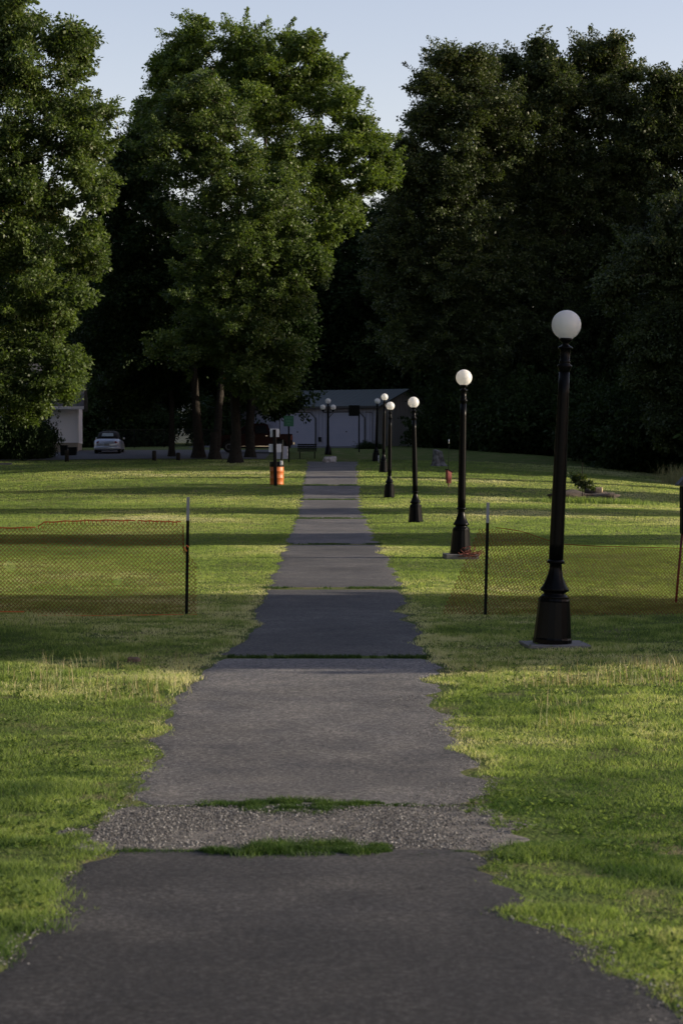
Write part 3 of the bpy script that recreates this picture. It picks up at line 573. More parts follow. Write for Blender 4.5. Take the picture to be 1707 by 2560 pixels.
# trees standing right of the view, whose shadows stripe the lawn
GS = 'slender trees right of the lawn that shade it in stripes'
for i, (X, Y, s, sz) in enumerate([(20.5, 25.0, .74, 1.0), (22, 30.8, .84, 1.0), (27, 54.6, .80, 1.0), (31, 73.4, .72, 1.0), (35, 89.3, .62, 1.0), (38, 98.5, .25, 1.0)]):
    place(PC, X, Y, s, sz, i*1.3, 'slender leafy tree standing out of view to the right of the lawn', GS)
GF = 'trees of the wood right of the view'
for i, (X, Y, s, sz) in enumerate([(31, 113.5, 1.3, .9), (34, 119, 1.5, 1.0), (33, 125, 1.5, 1.0), (40, 116, 1.5, 1.1), (39, 128, 1.6, 1.15), (38, 122, 1.6, 1.1), (36, 111, 1.4, 1.0), (42, 110, 1.4, 1.05), (26, 112, 1.5, .9), (26.5, 117, 1.5, .92), (27, 122, 1.6, .95), (26, 127, 1.6, .95), (27, 132, 1.6, 1.0)]):
    place(PC, X, Y, s, sz, i*1.1, 'tree of the low wood edge out of view to the right', GF)
for i, (X, Y, s, sz) in enumerate([(36, 136, 1, 1.05), (44, 143, 1.1, 1.15), (38, 151, 1, 1.05), (50, 134, 1.1, 1.2), (55, 148, 1.2, 1.25), (46, 158, 1.1, 1.2), (34, 163, 1, 1.1), (62, 140, 1.2, 1.3), (64, 156, 1.2, 1.3), (42, 132, 1.2, 1.0), (36, 143, 1.2, 1.2), (40, 148, 1.3, 1.3), (38, 158, 1.3, 1.3), (48, 151, 1.3, 1.35), (52, 141, 1.3, 1.35), (50, 163, 1.3, 1.35), (56, 133, 1.3, 1.3), (33, 150, 1.2, 1.25), (34, 172, 1.3, 1.2), (44, 172, 1.3, 1.3), (58, 170, 1.3, 1.3)]):
    place(PA if i % 2 else PB, X, Y, s, sz*.84, i*1.1, 'tall tree of the wood out of view to the right', GF)

for i, (X, Y, s, sz) in enumerate([(25, 112, 2.2, 2.0), (26, 117, 2.4, 2.2), (25.5, 122, 2.3, 2.1), (27, 127, 2.5, 2.4), (27, 132, 2.5, 2.5), (28, 108.5, 1.9, 1.8), (30, 138, 2.5, 2.5)]):
    place(PD, X, Y, s, sz, i*1.1, 'broad bush of the wood edge out of view to the right', 'bushes right of the view', 'bush', 'edge_bush')
for i in range(26):  # unseen hedge added to block the bright low sky on the sun side
    place(PD, 46+3*math.sin(i*2.3), -6+i*4.2, 2.2, 2.0, i*1.1, 'broad bush of the far hedge added out of view to the right against low sky glow', 'added hedge right of the view', 'bush', 'edge_bush')
GB = 'tall trees added left of the lawn outside the view'  # unseen trees added to cut ambient sky light on the lawn
for i, (X, Y, s, sz) in enumerate([(-11, 8, 1, 1), (-13, 18, 1.1, 1.1), (-15, 29, 1.1, 1.0), (-18, 40, 1.1, 1.1), (-21, 52, 1.1, 1.1), (-24, 64, 1.2, 1.1), (-27, 76, 1.1, 1.1), (-30, 88, 1.2, 1.1), (-33, 100, 1.1, 1.1), (-36, 114, 1.2, 1.1),
                                   (-40, 126, 1.2, 1.1)]):
    place(PA if i % 2 else PB, X, Y, s, sz, i*1.1, 'tall leafy tree added beside the lawn outside the view to cut sky light', GB)
GV = 'second row of background trees'
for i, (px, d_, s) in enumerate([(-40, 200, 1), (60, 205, 1), (150, 198, 1), (250, 203, 1), (340, 200, 1), (560, 204, 1.1), (650, 200, 1), (740, 205, 1), (830, 202, 1), (940, 206, 1)]):
    place(PB if i % 2 else PA, (px-853.5)/5120*d_, d_, s, .8, i*1.1, 'far tree of the second row behind the buildings', GV)
for i, (px, d_, s) in enumerate([(240, 158, 1.5), (300, 160, 1.5), (340, 158, 1.4), (600, 158, 1.4), (590, 163, 1.6), (650, 172, 1.7), (200, 162, 1.7), (460, 210, 2.2), (500, 212, 2.2), (430, 210, 2.3), (1130, 168, 1.8), (1180, 164, 1.9), (1240, 166, 1.9), (1300, 163, 1.9), (1360, 166, 1.9), (1420, 163, 1.9), (1480, 165, 1.9), (1540, 162, 1.9), (1600, 160, 1.9), (1660, 158, 1.9), (1095, 166, 1.7)]):
    place(PD, (px-853.5)/5120*d_, d_, s, s*(1.2 if d_ < 200 else 1.6), i*1.1, 'dark bush behind the wire fence in the background', 'bushes behind the wire fence', 'bush', 'far_bush')

# ------------------------------------------------------------------ lamps
def lamp_parts(root, slab=False):
    s = MB()
    s.lathe([(.235, 0), (.235, .05), (.228, .07), (.19, .50), (.192, .515), (.188, .53), (.185, .54)], 16, smooth=False); s.build('base', M_black, root)
    s = MB(); s.lathe([(.185, .541), (.155, .575), (.128, .60), (.132, .612), (.168, .63), (.175, .645), (.165, .665), (.14, .70), (.112, .76), (.09, .83), (.076, .90), (.074, .955), (.1, .962), (.108, .978), (.1, .995), (.088, 1.005)], 32)
    s.build('bell_moulding', M_black, root)
    s = MB(); s.lathe([(.086, 1.005), (.085, 1.2), (.078, 2.2), (.068, 3.0), (.064, 3.26)], 32, flute=(1.1, 3.25, .022)); s.build('shaft', M_black, root)
    s = MB(); s.lathe([(.064, 3.26), (.07, 3.28), (.09, 3.325), (.088, 3.34), (.06, 3.36), (.066, 3.375), (.066, 3.392), (.058, 3.40), (.062, 3.50), (.066, 3.53), (.094, 3.545), (.09, 3.555), (.055, 3.575), (.036, 3.59), (.04, 3.61), (.075, 3.635), (.082, 3.662), (.06, 3.67)], 28)
    s.build('capital', M_black, root)
    s = MB(); c = 3.825; r = .177; prof = []
    for i in range(25):
        a = -1.13+(math.pi/2+1.13)*i/24; prof.append((max(r*math.cos(a), .001), c+r*math.sin(a)))
    s.lathe(prof, 40); s.build('globe', M_globe, root)
GL = 'globe lamp posts along the right of the path'
lamps = [(1380.5, 24.6, 2.4, 1, 'nearest and largest black globe lamp, standing in shade before the right netting'), (1151, 44.5, 1.0, 1, 'second nearest globe lamp, on a pad with crumpled orange netting'),
         (1039, 65.2, -1.1, 1, 'third globe lamp from the camera, leaning slightly left'), (972.6, 85.5, .7, 1, 'fourth globe lamp from the camera, closest to the lower right path edge'),
         (958, 104, .9, 1, 'fifth globe lamp, whose globe stands highest of the small ones'), (939.5, 121, 1.3, .93, 'farthest single globe lamp, dim in the shade before the garage corner')]
L0 = empty('street_lamp', (0, 0, 0), 'x', 'street lamp', 0, GL); lamp_parts(L0)
lamp_objs = []
for i, (px, d_, ln, s, lb_) in enumerate(lamps):
    o = L0 if i == 0 else copy_tree(L0)
    o.location = gp(px, d_)+Vector((0, 0, (.03, .10, 0, 0, 0, 0)[i])); o.rotation_euler = (0, math.radians(ln), i*.0); o.scale = (1, 1, s); o['label'] = lb_; lamp_objs.append(o)
for i, (wd, of) in enumerate([(.75, .03), (.70, .0)]):
    px, d_ = lamps[i][0], lamps[i][1]; p = gp(px, d_)
    s = MB(); s.box(-wd/2, wd/2, -.37, .37, -.12, .03+.07*(wd < .74), .004)
    o = s.build('concrete_pad', M_conc); o.location = (p.x+of, p.y, p.z); tag(o, ['worn concrete pad under the nearest lamp', 'concrete pad under the second lamp, orange netting on its right'][i], 'concrete pad', 'pads under the lamps'); o.rotation_euler = (0, 0, .08)
# triple lamp
p = gp(820, 130)
t = empty('triple_globe_lamp', p, 'black lamp with three white globes standing behind the pale boulder', 'street lamp')
s = MB(); s.lathe([(.23, 0), (.22, .05), (.18, .45), (.13, .5), (.1, .6), (.08, .65)], 16); s.build('base', M_black, t)
s = MB(); s.lathe([(.075, .6), (.06, 2.8), (.07, 2.85), (.05, 2.9), (.05, 3.2), (.075, 3.24)], 16); s.build('shaft', M_black, t)
s = MB()
for sx in (-1, 1):
    s.tube([(0, 0, 2.72), (sx*.15, 0, 2.66), (sx*.27, 0, 2.68), (sx*.31, 0, 2.78)], .03, 8); s.lathe([(.05, 2.72), (.09, 2.80), (.07, 2.84)], 12, (sx*.31, 0))
s.build('arms', M_black, t)
for cx, cz in ((0, 3.40), (-.33, 3.0), (.33, 3.0)):
    s = MB(); s.ball((cx, 0, cz), .175); s.build('globe', M_globe, t)

# ------------------------------------------------------------------ safety fences of orange netting
def netting(U, V, pitch, pos, r, name, parent, holes=()):
    A = []; B = []
    for sgn in (1, -1):
        c = -V if sgn == 1 else 0
        while c < U+V:
            v0 = 0.0; st = pitch/2; prev = None; n = int(V/st)
            for k in range(n+1):
                v_ = k*st; u_ = c+v_ if sgn == 1 else c-v_
                inside = -1e-6 <= u_ <= U+1e-6 and not any(math.hypot(u_-hx, v_-hy) < hr for hx, hy, hr in holes)
                if inside and prev is not None:
                    A.append(pos(*prev)); B.append(pos(u_, v_))
                prev = (u_, v_) if inside else None
            c += pitch
    A = np.array(A); B = np.array(B); Vv, F = segs_mesh(A, B, np.full(len(A), r), np.full(len(A), r), 4, .12)
    return link(name, np_mesh(name, Vv, F, M_orange, False), parent)
def steel_post(root, x, y, z, h, lean, top=.2, name='post'):
    s = MB(); prof = [(-.022, -.005), (.022, -.005), (.022, .005), (.004, .005), (.004, .03), (-.004, .03), (-.004, .005), (-.022, .005)]
    def ring(zz): return [(a+lean*zz, b, zz) for a, b in prof]
    s.loft([ring(-.3), ring(h*(1-top))]); o = s.build(name, M_post, root); o.location = (x, y, z)
    if top > 0:
        s = MB(); s.loft([ring(h*(1-top)+.001), ring(h)]); o2 = s.build('reflective_tip', M_silver, root); o2.location = (x, y, z)
FD = 29.7; MPP = FD/5120
gz = lambda x: g1(x, FD)
# left
lf = empty('safety_fence', gp(466, FD), 'orange mesh safety fence on the lawn left of the path', 'fence', 0, 'orange netting fences')
ox, oy, oz = lf.location
steel_post(lf, 0, 0, 0, 1.72, .016)
steel_post(lf, -4.6, .2, gz(ox-4.6)-oz, 1.6, -.02)
UW = 4.75; rgt = .142
def lpos(u, v):      # u from the left end, v up
    x = -4.6+u; k = v/1.34
    topz = 1.32+.02*math.sin(u*2.3)+(.04 if u > 2.55 else -.015 if u > 1.8 else -.07*(1.8-u)/1.8)
    bot = .03+(.03 if u < 2.4 else 0)
    xx = x*(1)+0
    if u > 4.55:                                      # loose end: gathered at the tie, bulging below
        xx = -.05+(u-4.55)*(1 if k < .55 else max(.05, 1-(k-.55)*6))
    return (xx, .04*math.sin(u*1.7)+.02*math.sin(v*5+u), bot+k*(topz-bot)+(gz(ox+x)-oz))
netting(UW-.0, 1.34, .060, lpos, .0033, 'netting', lf, [(2.05, .72, .07), (3.6, .48, .055)])
s = MB()
for (u0, u1, dz) in ((0, 2.42, -.01), (2.46, 3.86, .03), (3.9, 4.52, .035)):
    pts = []; n = 14
    for i in range(n+1):
        uu = u0+(u1-u0)*i/n; q = lpos(uu, 1.34); pts.append((q[0], q[1], q[2]+dz*.4+.006*math.sin(i*2)))
    s.tube(pts, .009, 5)
    for i in range(int((u1-u0)/.056)):
        q = lpos(u0+i*.056, 1.34); s.tube([(q[0], q[1], q[2]+dz*.4), (q[0], q[1], q[2]-.03)], [.010, .003], 4)
s.build('top_band', M_orangeb, lf)
s = MB()
for (u0, u1, dz) in ((0, 2.25, .0), (2.45, UW, -.02)):
    s.tube([(lambda q: (q[0], q[1], q[2]+dz))(lpos(u0+(u1-u0)*i/12, 0)) for i in range(13)], .008, 5)
s.build('bottom_band', M_orangeb, lf)
s = MB(); s.tube([(.0, -.03, 1.02), (.03, -.02, 1.0), (.0, .03, .98), (-.03, -.02, .99), (.01, -.03, .93)], .009, 5); s.build('tie', M_orangeb, lf)
# right
rf = empty('safety_fence', gp(1213, FD), 'sagging orange mesh safety fence on the lawn right of the path', 'fence', 0, 'orange netting fences')
rx, ry, rz_ = rf.location
steel_post(rf, 0, 0, 0, 1.64, .022, .18)
steel_post(rf, 3.6, .1, gz(rx+3.6)-rz_, 1.5, -.02)
TX = [(1190, 1319), (1219, 1317), (1262, 1322), (1310, 1330), (1350, 1345), (1400, 1360), (1480, 1365), (1600, 1368), (1707, 1371), (1830, 1374)]
def rpos(u, v):
    k = v/1.34; U_ = 4.7; t = u/U_
    xb = (1094+(1830-1094)*t); xt = 1197+(1830-1197)*t; px = xb+(xt-xb)*k
    rowt = np.interp(px, [q[0] for q in TX], [q[1] for q in TX]); rowt_u = np.interp(xt, [q[0] for q in TX], [q[1] for q in TX]); row = 1556+(rowt_u-1556)*k
    q = P(px, row, FD); return (q.x-rx, .05*math.sin(u*1.9)+.03*math.sin(v*4+u*3), q.z-rz_)
netting(4.7, 1.34, .060, rpos, .0033, 'netting', rf)
s = MB(); s.tube([rpos(4.7*i/30, 1.34) for i in range(2, 31)], .006, 5); s.build('top_band', M_orange, rf)
# crumpled netting on the second pad
q = gp(1175, 44.3); s = MB(); rr = random.Random(5)
for i in range(26):
    pts = []; x, y_, z = rr.uniform(-.14, .16), rr.uniform(-.25, .1), .05
    for k in range(7): pts.append((x, y_, max(.0, z))); x += rr.uniform(-.09, .09); y_ += rr.uniform(-.07, .07); z += rr.uniform(-.05, .055)
    s.tube(pts, .007, 4)
o = s.build('crumpled_netting', M_netheap); o.location = q+Vector((0, 0, .06)); tag(o, 'crumpled heap of orange netting beside the second lamp base', 'netting')

# ------------------------------------------------------------------ drum, signs, markers
p = gp(692, 92.3)
t = empty('trash_barrel', p, 'orange steel barrel with a black liner standing left of the path', 'barrel')
s = MB(); s.lathe([(.30, 0), (.31, .02), (.305, .05), (.31, .27), (.325, .29), (.325, .31), (.31, .33), (.31, .57), (.328, .59), (.328, .61), (.31, .63), (.315, .86), (.318, .87), (.29, .87)], 36); s.build('drum', M_drum, t)
s = MB(); s.lathe([(.322, .80), (.328, .83), (.322, .98), (.33, 1.02), (.30, 1.03), (.28, .9)], 24); s.build('liner', M_bag, t)
s = MB(); s.box(.16, .27, -.34, -.28, .88, 1.07, .01); s.build('tag', M_white, t)
p = gp(689, 91.6)
t = empty('notice_post', p, 'dark square post with two rows of white notices, in front of the orange barrel', 'sign post')
s = MB(); s.box(-.075, .075, -.06, .06, -.2, 2.52, .008); o = s.build('post', mat('weathered_post', (.012, .011, .010), .8, spec=.1), t); o.rotation_euler = (0, math.radians(-1.2), 0)
s = MB(); s.box(-.24, .16, .065, .085, 2.18, 2.55); s.build('notice', M_paper, t)
s = MB(); s.box(-.30, .26, .066, .086, 1.50, 1.87); s.build('notice', M_paper, t)
p = gp(704, 101)
t = empty('leaning_board', p, 'grey board on a leaning dark stake behind the orange barrel', 'sign')
s = MB(); s.box(-.28, .30, .03, .06, .80, 1.42, .004); s.build('board', M_grey, t)
s = MB(); s.tube([(-.07, 0, -.2), (.02, -.01, 1.0), (.05, -.01, 1.75)], .045, 8); s.build('stake', M_post, t)
p = gp(722, 119)
t = empty('green_sign', p, 'square green notice on a black post in front of the left garage door', 'sign')
ztop = P(0, 1039.5, 119).z-p.z; zb = P(0, 1066, 119).z-p.z
s = MB(); s.box(-.045, .045, -.03, .03, -.2, ztop+.08, .005); s.build('post', M_post, t)
s = MB(); s.box(-.29, .29, -.05, -.035, zb, ztop, .004); f = s.build('panel', M_green, t)
s = MB(); rr = random.Random(3)
for zc, hw, h in ((ztop-.13, .24, .05), (ztop-.30, .17, .06), (ztop-.46, .10, .07)):
    x = -hw
    while x < hw-.02:
        w_ = rr.uniform(.018, .032); s.box(x, x+w_, -.054, -.0505, zc-h/2, zc+h/2); x += w_+.012
    s.build('lettering', M_greenl, f); s = MB()
s = MB(); s.ball((0, 0, ztop+.12), .05, 10, 8); s.build('cap', M_post, t)
p = gp(897.5, 134)
t = empty('dark_sign', p, 'dark square panel on a tall thin post in front of the right garage door', 'sign')
zt = P(0, 1013, 134).z-p.z; zb = P(0, 1040, 134).z-p.z
s = MB(); s.box(-.05, .04, -.03, .03, -.2, zt, .005); s.build('post', M_post, t)
s = MB(); s.box(-.68, .03, -.06, -.035, zb, zt, .006); s.build('panel', M_post, t)
# small marker box with rod
def marker(name, loc, label, w_, h_, leg, rod, rz, lean):
    t = empty(name, loc, label, 'marker', rz)
    s = MB(); s.tube([(0, 0, -.2), (lean*leg, 0, leg)], .03, 8); s.build('post', M_dkred, t)
    x = lean*leg
    s = MB(); s.loft([[(x-w_/2*.7, -w_/2, leg-.02), (x+w_/2*.7, -w_/2, leg-.02), (x+w_/2*.7, w_/2, leg-.02), (x-w_/2*.7, w_/2, leg-.02)],
                      [(x-w_/2, -w_/2, leg+h_*.5), (x+w_/2, -w_/2, leg+h_*.5), (x+w_/2, w_/2, leg+h_*.5), (x-w_/2, w_/2, leg+h_*.5)],
                      [(x-w_/2, -w_/2, leg+h_), (x+w_/2, -w_/2, leg+h_*.86), (x+w_/2, w_/2, leg+h_*.86), (x-w_/2, w_/2, leg+h_)]]); s.build('box', M_red if rod else M_dkred, t)
    s = MB(); s.add([(x-w_*.6, -w_*.62, leg+h_+.02), (x+w_*.75, -w_*.62, leg+h_*.80), (x+w_*.75, w_*.62, leg+h_*.80), (x-w_*.6, w_*.62, leg+h_+.02),
                     (x-w_*.6, -w_*.62, leg+h_+.05), (x+w_*.75, -w_*.62, leg+h_*.80+.03), (x+w_*.75, w_*.62, leg+h_*.80+.03), (x-w_*.6, w_*.62, leg+h_+.05)],
                    [(0, 3, 2, 1), (4, 5, 6, 7), (0, 1, 5, 4), (1, 2, 6, 5), (2, 3, 7, 6), (3, 0, 4, 7)]); s.build('lid', M_post, t)
    if rod:
        s = MB(); s.tube([(x-.02, 0, leg+h_), (x+.01, 0, leg+h_+rod)], .012, 6); r_ = s.build('rod', M_post, t)
        s = MB(); s.tube([(x+.008, 0, leg+h_+rod-.18), (x+.011, 0, leg+h_+rod+.01)], .02, 6); s.build('rod_tip', M_white, r_)
    return t
marker('flag_marker', gp(1121, 91.5), 'small red box with slanted lid and thin upright rod on the lawn', .20, .58, .18, 1.35, .5, 0)
p = gp(1687, 32.6)
t = empty('bird_box', p, 'dark roofed box on a thin leaning red post, cut off by the right edge', 'bird box')
s = MB(); s.tube([(0, 0, -.2), (.06, 0, .55), (.115, 0, 1.15)], .02, 8); s.build('post', M_dkred, t)
s = MB(); s.box(.09, .36, -.12, .12, 1.10, 1.50, .006); s.box(.085, .37, -.125, .125, 1.504, 1.86, .006); s.build('box', M_post, t)
s = MB(); s.prism([(.02, 1.865), (.44, 1.865), (.44, 1.885), (.23, 2.12), (.02, 1.885)], -.17, .17); s.build('roof', M_trim, t)

# bench
p = gp(768, 124.5)
t = empty('park_bench', p, 'dark park bench seen from behind, left of the boulder', 'bench')
zt = P(0, 1118, 124.5).z-p.z; s = MB()
for i in range(4): z = .48+i*.11; s.box(-.58, .58, -.20+.03*i*-1, -.17+.03*i*-1, z, z+.09)
s.build('backrest', M_bin, t)
s = MB()
for i in range(4): s.box(-.58, .58, -.12+i*.12, -.02+i*.12, .42, .45)
s.build('seat', M_bin, t)
for sx in (-.45, .45):
    s = MB(); s.box(sx-.03, sx+.03, -.16, -.11, 0, .42); s.build('leg', M_post, t); s = MB(); s.box(sx-.03, sx+.03, .28, .33, 0, .42); s.build('leg', M_post, t)
# boulder, stumps, log, clod
def rock(name, loc, sx, sy, sz, m, seed, label, cat, flat=.2, jag=.25):
    import bmesh
    bm = bmesh.new(); bmesh.ops.create_icosphere(bm, subdivisions=4, radius=1); R = random.Random(seed); o3 = Vector((R.random()*9, R.random()*9, R.random()*9))
    from mathutils import noise
    for v in bm.verts:
        c = v.co.copy(); c = Vector([math.copysign(abs(q)**.7, q) for q in c]); nz = noise.fractal(c*1.3+o3, 1.0, 2.0, 4); c *= 1+jag*nz
        v.co = Vector((c.x*sx, c.y*sy, max(c.z, -flat)*sz))
    me = bpy.data.meshes.new(name); bm.to_mesh(me); bm.free(); me.materials.append(m)
    for f_ in me.polygons: f_.use_smooth = True
    o = link(name, me); o.location = loc; return tag(o, label, cat)
p = gp(825, 119.3); rock('boulder', p+Vector((0, 0, .1)), .40, .28, .26, M_rock, 4, 'pale grey boulder at the far end of the path under the triple lamp', 'boulder', .35)
p = gp(333, d_of_row(1655)); rock('dirt_clod', p+Vector((0, 0, .01)), .075, .05, .045, M_clod, 8, 'small brown clod lying at the shadow edge left of the path', 'clod', .3)
def stump(name, loc, r, h, label, m, seed, slant=.25):
    t = empty(name, loc, label, 'tree stump'); R = random.Random(seed); ph = [R.random()*6 for _ in range(4)]; rings = []; n = 28
    for z, k in ((-.15, 1.75), (.02, 1.5), (.12, 1.25), (.3, 1.08), (.6, .95), (.85, .88), (1, .85)):
        ring = []
        for j in range(n):
            a = 2*math.pi*j/n; q = r*k*(1+(.22*math.sin(3*a+ph[0])+.12*math.sin(5*a+ph[1]))*(1.2-z)+.04*math.sin(11*a+ph[2])+.05*R.random())
            zz = z*h if z < 1 else h*(1+slant*math.cos(a+ph[3])*.3)+.05*R.random()*h
            ring.append((q*math.cos(a), q*math.sin(a), zz))
        rings.append(ring)
    s = MB(); s.loft(rings, False, True); s.build('trunk_base', m, t); return t
stump('tree_stump', gp(1093, 114.5), .30, .85, 'grey weathered tree stump right of the garage side wall', M_ltbark, 3)
M_ltbark2 = mat('dark_stump', (.025, .020, .017), .95, noise=(9, (.085, .065, .05), .2), bump=(18, .9, .03))
st = stump('tree_stump', gp(1525, 84), .27, .34, 'low dark rotten stump with spreading roots right of the leafy sapling', M_ltbark2, 9, .5)
s = MB(); s.tube([(-.75, .12, .36), (-.1, -.02, .42)], .17, 18); s.tube([(-.099, -.02, .42), (-.095, -.021, .42)], .16, 18)
t = empty('cut_log', gp(1508, 84.6), 'short cut log with a pale end lying beside the rotten stump', 'log')
s = MB(); s.tube([(-.75, .1, .42), (-.08, -.04, .48)], [.17, .16], 20); s.build('bark_body', M_ltbark2, t)
s = MB(); s.tube([(-.079, -.041, .48), (-.06, -.045, .481)], .15, 20); s.build('cut_face', M_wood, t)
rock('mulch_mound', gp(1455, 84.4)+Vector((0, 0, .02)), 1.25, .6, .40, M_ltbark2, 12, 'dark mound of rotten wood under the leafy sapling', 'mound', .2, .5)
bp = gp(1455, 83.2); L = [(bp.x+dx, bp.y+dy, bp.z+z, r) for dx, dy, z, r in ((0, 0, .45, .33), (-.12, .05, .75, .25), (-.22, 0, 1.0, .16), (.2, 0, .45, .3), (-.3, .1, .3, .3), (.35, .1, .65, .18), (-.05, -.1, .3, .4), (.15, -.1, .2, .3))]
make_tree('leafy_sapling', (bp.x, bp.y), L, 'leafy green sapling sprouting from the dark mound right of the near lamp', 70, 26, .10, .17, .012, M_leafw, 51, cat='sapling', clear=0)
xy = np.stack([bp.x+rng.normal(.5, 1.2, 1500), bp.y-.5+rng.normal(0, .35, 1500)], 1)
tag(blades('rough_grass', xy, .12+.2*rng.random(1500), np.full(1500, .022), .2+.4*rng.random(1500), M_grass, .5), 'uncut grass round the rotten stump and log', 'grass', kind='stuff')
q = gp(1690, 104)
xy = np.stack([q.x+.9+rng.normal(0, .6, 1300), q.y+3+rng.normal(0, .5, 1300)], 1)
tag(blades('dry_grass', xy, .3+.9*rng.random(1300)**2, np.full(1300, .02), .3+.5*rng.random(1300), M_weed, .45), 'tall dry tan grass clump under the hanging branches at the right', 'grass', kind='stuff')
# white stake
s = MB(); s.tube([(0, 0, -.1), (.0, 0, .42)], .018, 6); o = s.build('white_stake', M_white); o.location = gp(946, 119); tag(o, 'thin white stake beside the farthest single lamp', 'stake')
# bollards
for i, (px, d_, h, lb_) in enumerate([(168, 122, .68, 'squat dark bollard in front of the bins by the white house'), (386, 122.3, .60, 'dark bollard on the road edge right of the silver convertible'), (446, 122.5, .46, 'shortest dark bollard beside the slender tree trunk')]):
    s = MB(); s.lathe([(.125, -.2), (.12, h-.04), (.10, h), (.02, h+.01)], 14); o = s.build('bollard', M_bark); o.location = gp(px, d_); tag(o, lb_, 'bollard', 'bollards along the road')

# ------------------------------------------------------------------ garage
ang = math.radians(-25)                                    # front wall recedes to the left
c0 = gp(938, 152.5); gt = empty('garage', (c0.x, c0.y, g1(c0.x, 152.5)+.02), 'long pale metal garage with two chamfered roll doors beyond the end of the path', 'garage', -ang*0+math.radians(-0))
gt.rotation_euler = (0, 0, math.radians(-25))
# local axes: front wall runs along -x from the corner, facing -y ; rotated so the right side shows
gt.rotation_euler = (0, 0, math.radians(-25)*-1*-1)
WL, WD, WH, RH = 15.0, 10.0, 3.0, 1.30
def ribbed(x0, x1, z0, z1f, y, ny, step=.3, horiz=False):
    s = MB(); x = x0
    while x < x1-1e-6:
        xe = min(x+step, x1); a = x+.05
        for (p0, p1, dy) in ((x, a, .03), (a, xe, 0)):
            s.add([(p0, y-dy, z0), (p1, y-dy, z0), (p1, y-dy, z1f(p1)), (p0, y-dy, z1f(p0))], [(0, 1, 2, 3)])
        s.add([(a, y-.03, z0), (a, y, z0), (a, y, z1f(a)), (a, y-.03, z1f(a))], [(0, 1, 2, 3)])
        x = xe
    return s
GS_ = Matrix.Identity(4)
doors = []
def cham(x0, x1, h, c=.42): return [(x0, 0), (x0, h-c), (x0+c, h), (x1-c, h), (x1, h-c), (x1, 0)]
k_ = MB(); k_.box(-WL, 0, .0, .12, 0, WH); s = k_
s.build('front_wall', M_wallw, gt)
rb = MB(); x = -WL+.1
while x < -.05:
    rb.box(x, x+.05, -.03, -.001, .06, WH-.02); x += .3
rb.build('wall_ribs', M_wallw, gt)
dx0 = [(-(938-788)*.0307/.906, ), ]
def px2x(px): return -(938-px)/5120*153.5/math.cos(math.radians(25))
for (a, b_) in ((700, 788), (823.4, 911)):
    x0, x1 = px2x(a), px2x(b_); h = 2.52
    s = MB(); s.prism(cham(x0-.09, x1+.09, h+.09, .5), -.06, -.04); tr = s.build('door_frame', M_trim, gt)
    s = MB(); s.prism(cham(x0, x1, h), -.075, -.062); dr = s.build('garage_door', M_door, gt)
    s = MB()
    for i in range(1, 5): s.box(x0+.02, x1-.02, -.079, -.0755, i*.5-.012, i*.5+.012)
    s.build('panel_joint', M_grey, dr)
    s = MB(); xm = (x0+x1)/2; s.box(xm-.06, xm+.06, -.10, -.076, 1.05, 1.13); s.build('handle', M_trim, dr)
x0, x1 = px2x(931), px2x(913)
s = MB(); s.box(px2x(931)-.02, px2x(931)+.02, -.05, -.031, .02, 2.5); s.box(px2x(914), px2x(931), -.05, -.031, 2.5, 2.54); s.build('entry_trim', M_trim, gt)
s = MB(); xa = px2x(797); s.box(xa, xa+.22, -.12, -.031, .35, .70, .01); s.build('meter_box', M_bin, gt)
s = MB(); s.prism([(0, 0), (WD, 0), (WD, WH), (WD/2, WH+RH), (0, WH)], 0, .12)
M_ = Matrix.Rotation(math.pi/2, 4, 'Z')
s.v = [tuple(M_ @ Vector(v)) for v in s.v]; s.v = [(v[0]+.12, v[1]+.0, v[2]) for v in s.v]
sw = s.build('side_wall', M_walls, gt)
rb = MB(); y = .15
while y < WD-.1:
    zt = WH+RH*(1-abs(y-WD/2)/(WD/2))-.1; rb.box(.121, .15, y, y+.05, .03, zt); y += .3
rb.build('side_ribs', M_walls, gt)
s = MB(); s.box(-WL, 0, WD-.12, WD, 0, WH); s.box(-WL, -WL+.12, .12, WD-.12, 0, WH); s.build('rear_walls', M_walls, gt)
s = MB(); ov = .45
for sg in (0, 1):
    y0, y1 = (-ov, WD/2) if sg == 0 else (WD+ov, WD/2); z0 = WH-ov*RH/(WD/2); z1 = WH+RH
    s.add([(-WL-.3, y0, z0+.03), (.6, y0, z0+.03), (.6, y1, z1+.03), (-WL-.3, y1, z1+.03), (-WL-.3, y0, z0+.12), (.6, y0, z0+.12), (.6, y1, z1+.12), (-WL-.3, y1, z1+.12)],
          [(0, 3, 2, 1), (4, 5, 6, 7), (0, 1, 5, 4), (1, 2, 6, 5), (3, 0, 4, 7)])
rf_ = s.build('roof', M_roof, gt)
s = MB(); x = -WL
while x < .5:
    z0 = WH-ov*RH/(WD/2)+.12; z1 = WH+RH+.12
    s.add([(x, -ov, z0+.001), (x+.04, -ov, z0+.001), (x+.04, WD/2, z1+.001), (x, WD/2, z1+.001), (x, -ov, z0+.014), (x+.04, -ov, z0+.014), (x+.04, WD/2, z1+.014), (x, WD/2, z1+.014)],
          [(4, 5, 6, 7), (0, 1, 5, 4), (1, 2, 6, 5), (3, 0, 4, 7)]); x += .45
s.build('roof_seams', M_roof, rf_)
s = MB(); s.box(-WL-.3, .6, -ov-.03, -ov-.001, WH-ov*RH/(WD/2)-.04, WH-ov*RH/(WD/2)+.10); s.build('fascia', M_trim, rf_)
s = MB(); s.box(-WL, .1, -.35, -.08, -.25, -.0); s.build('apron', M_conc, gt)

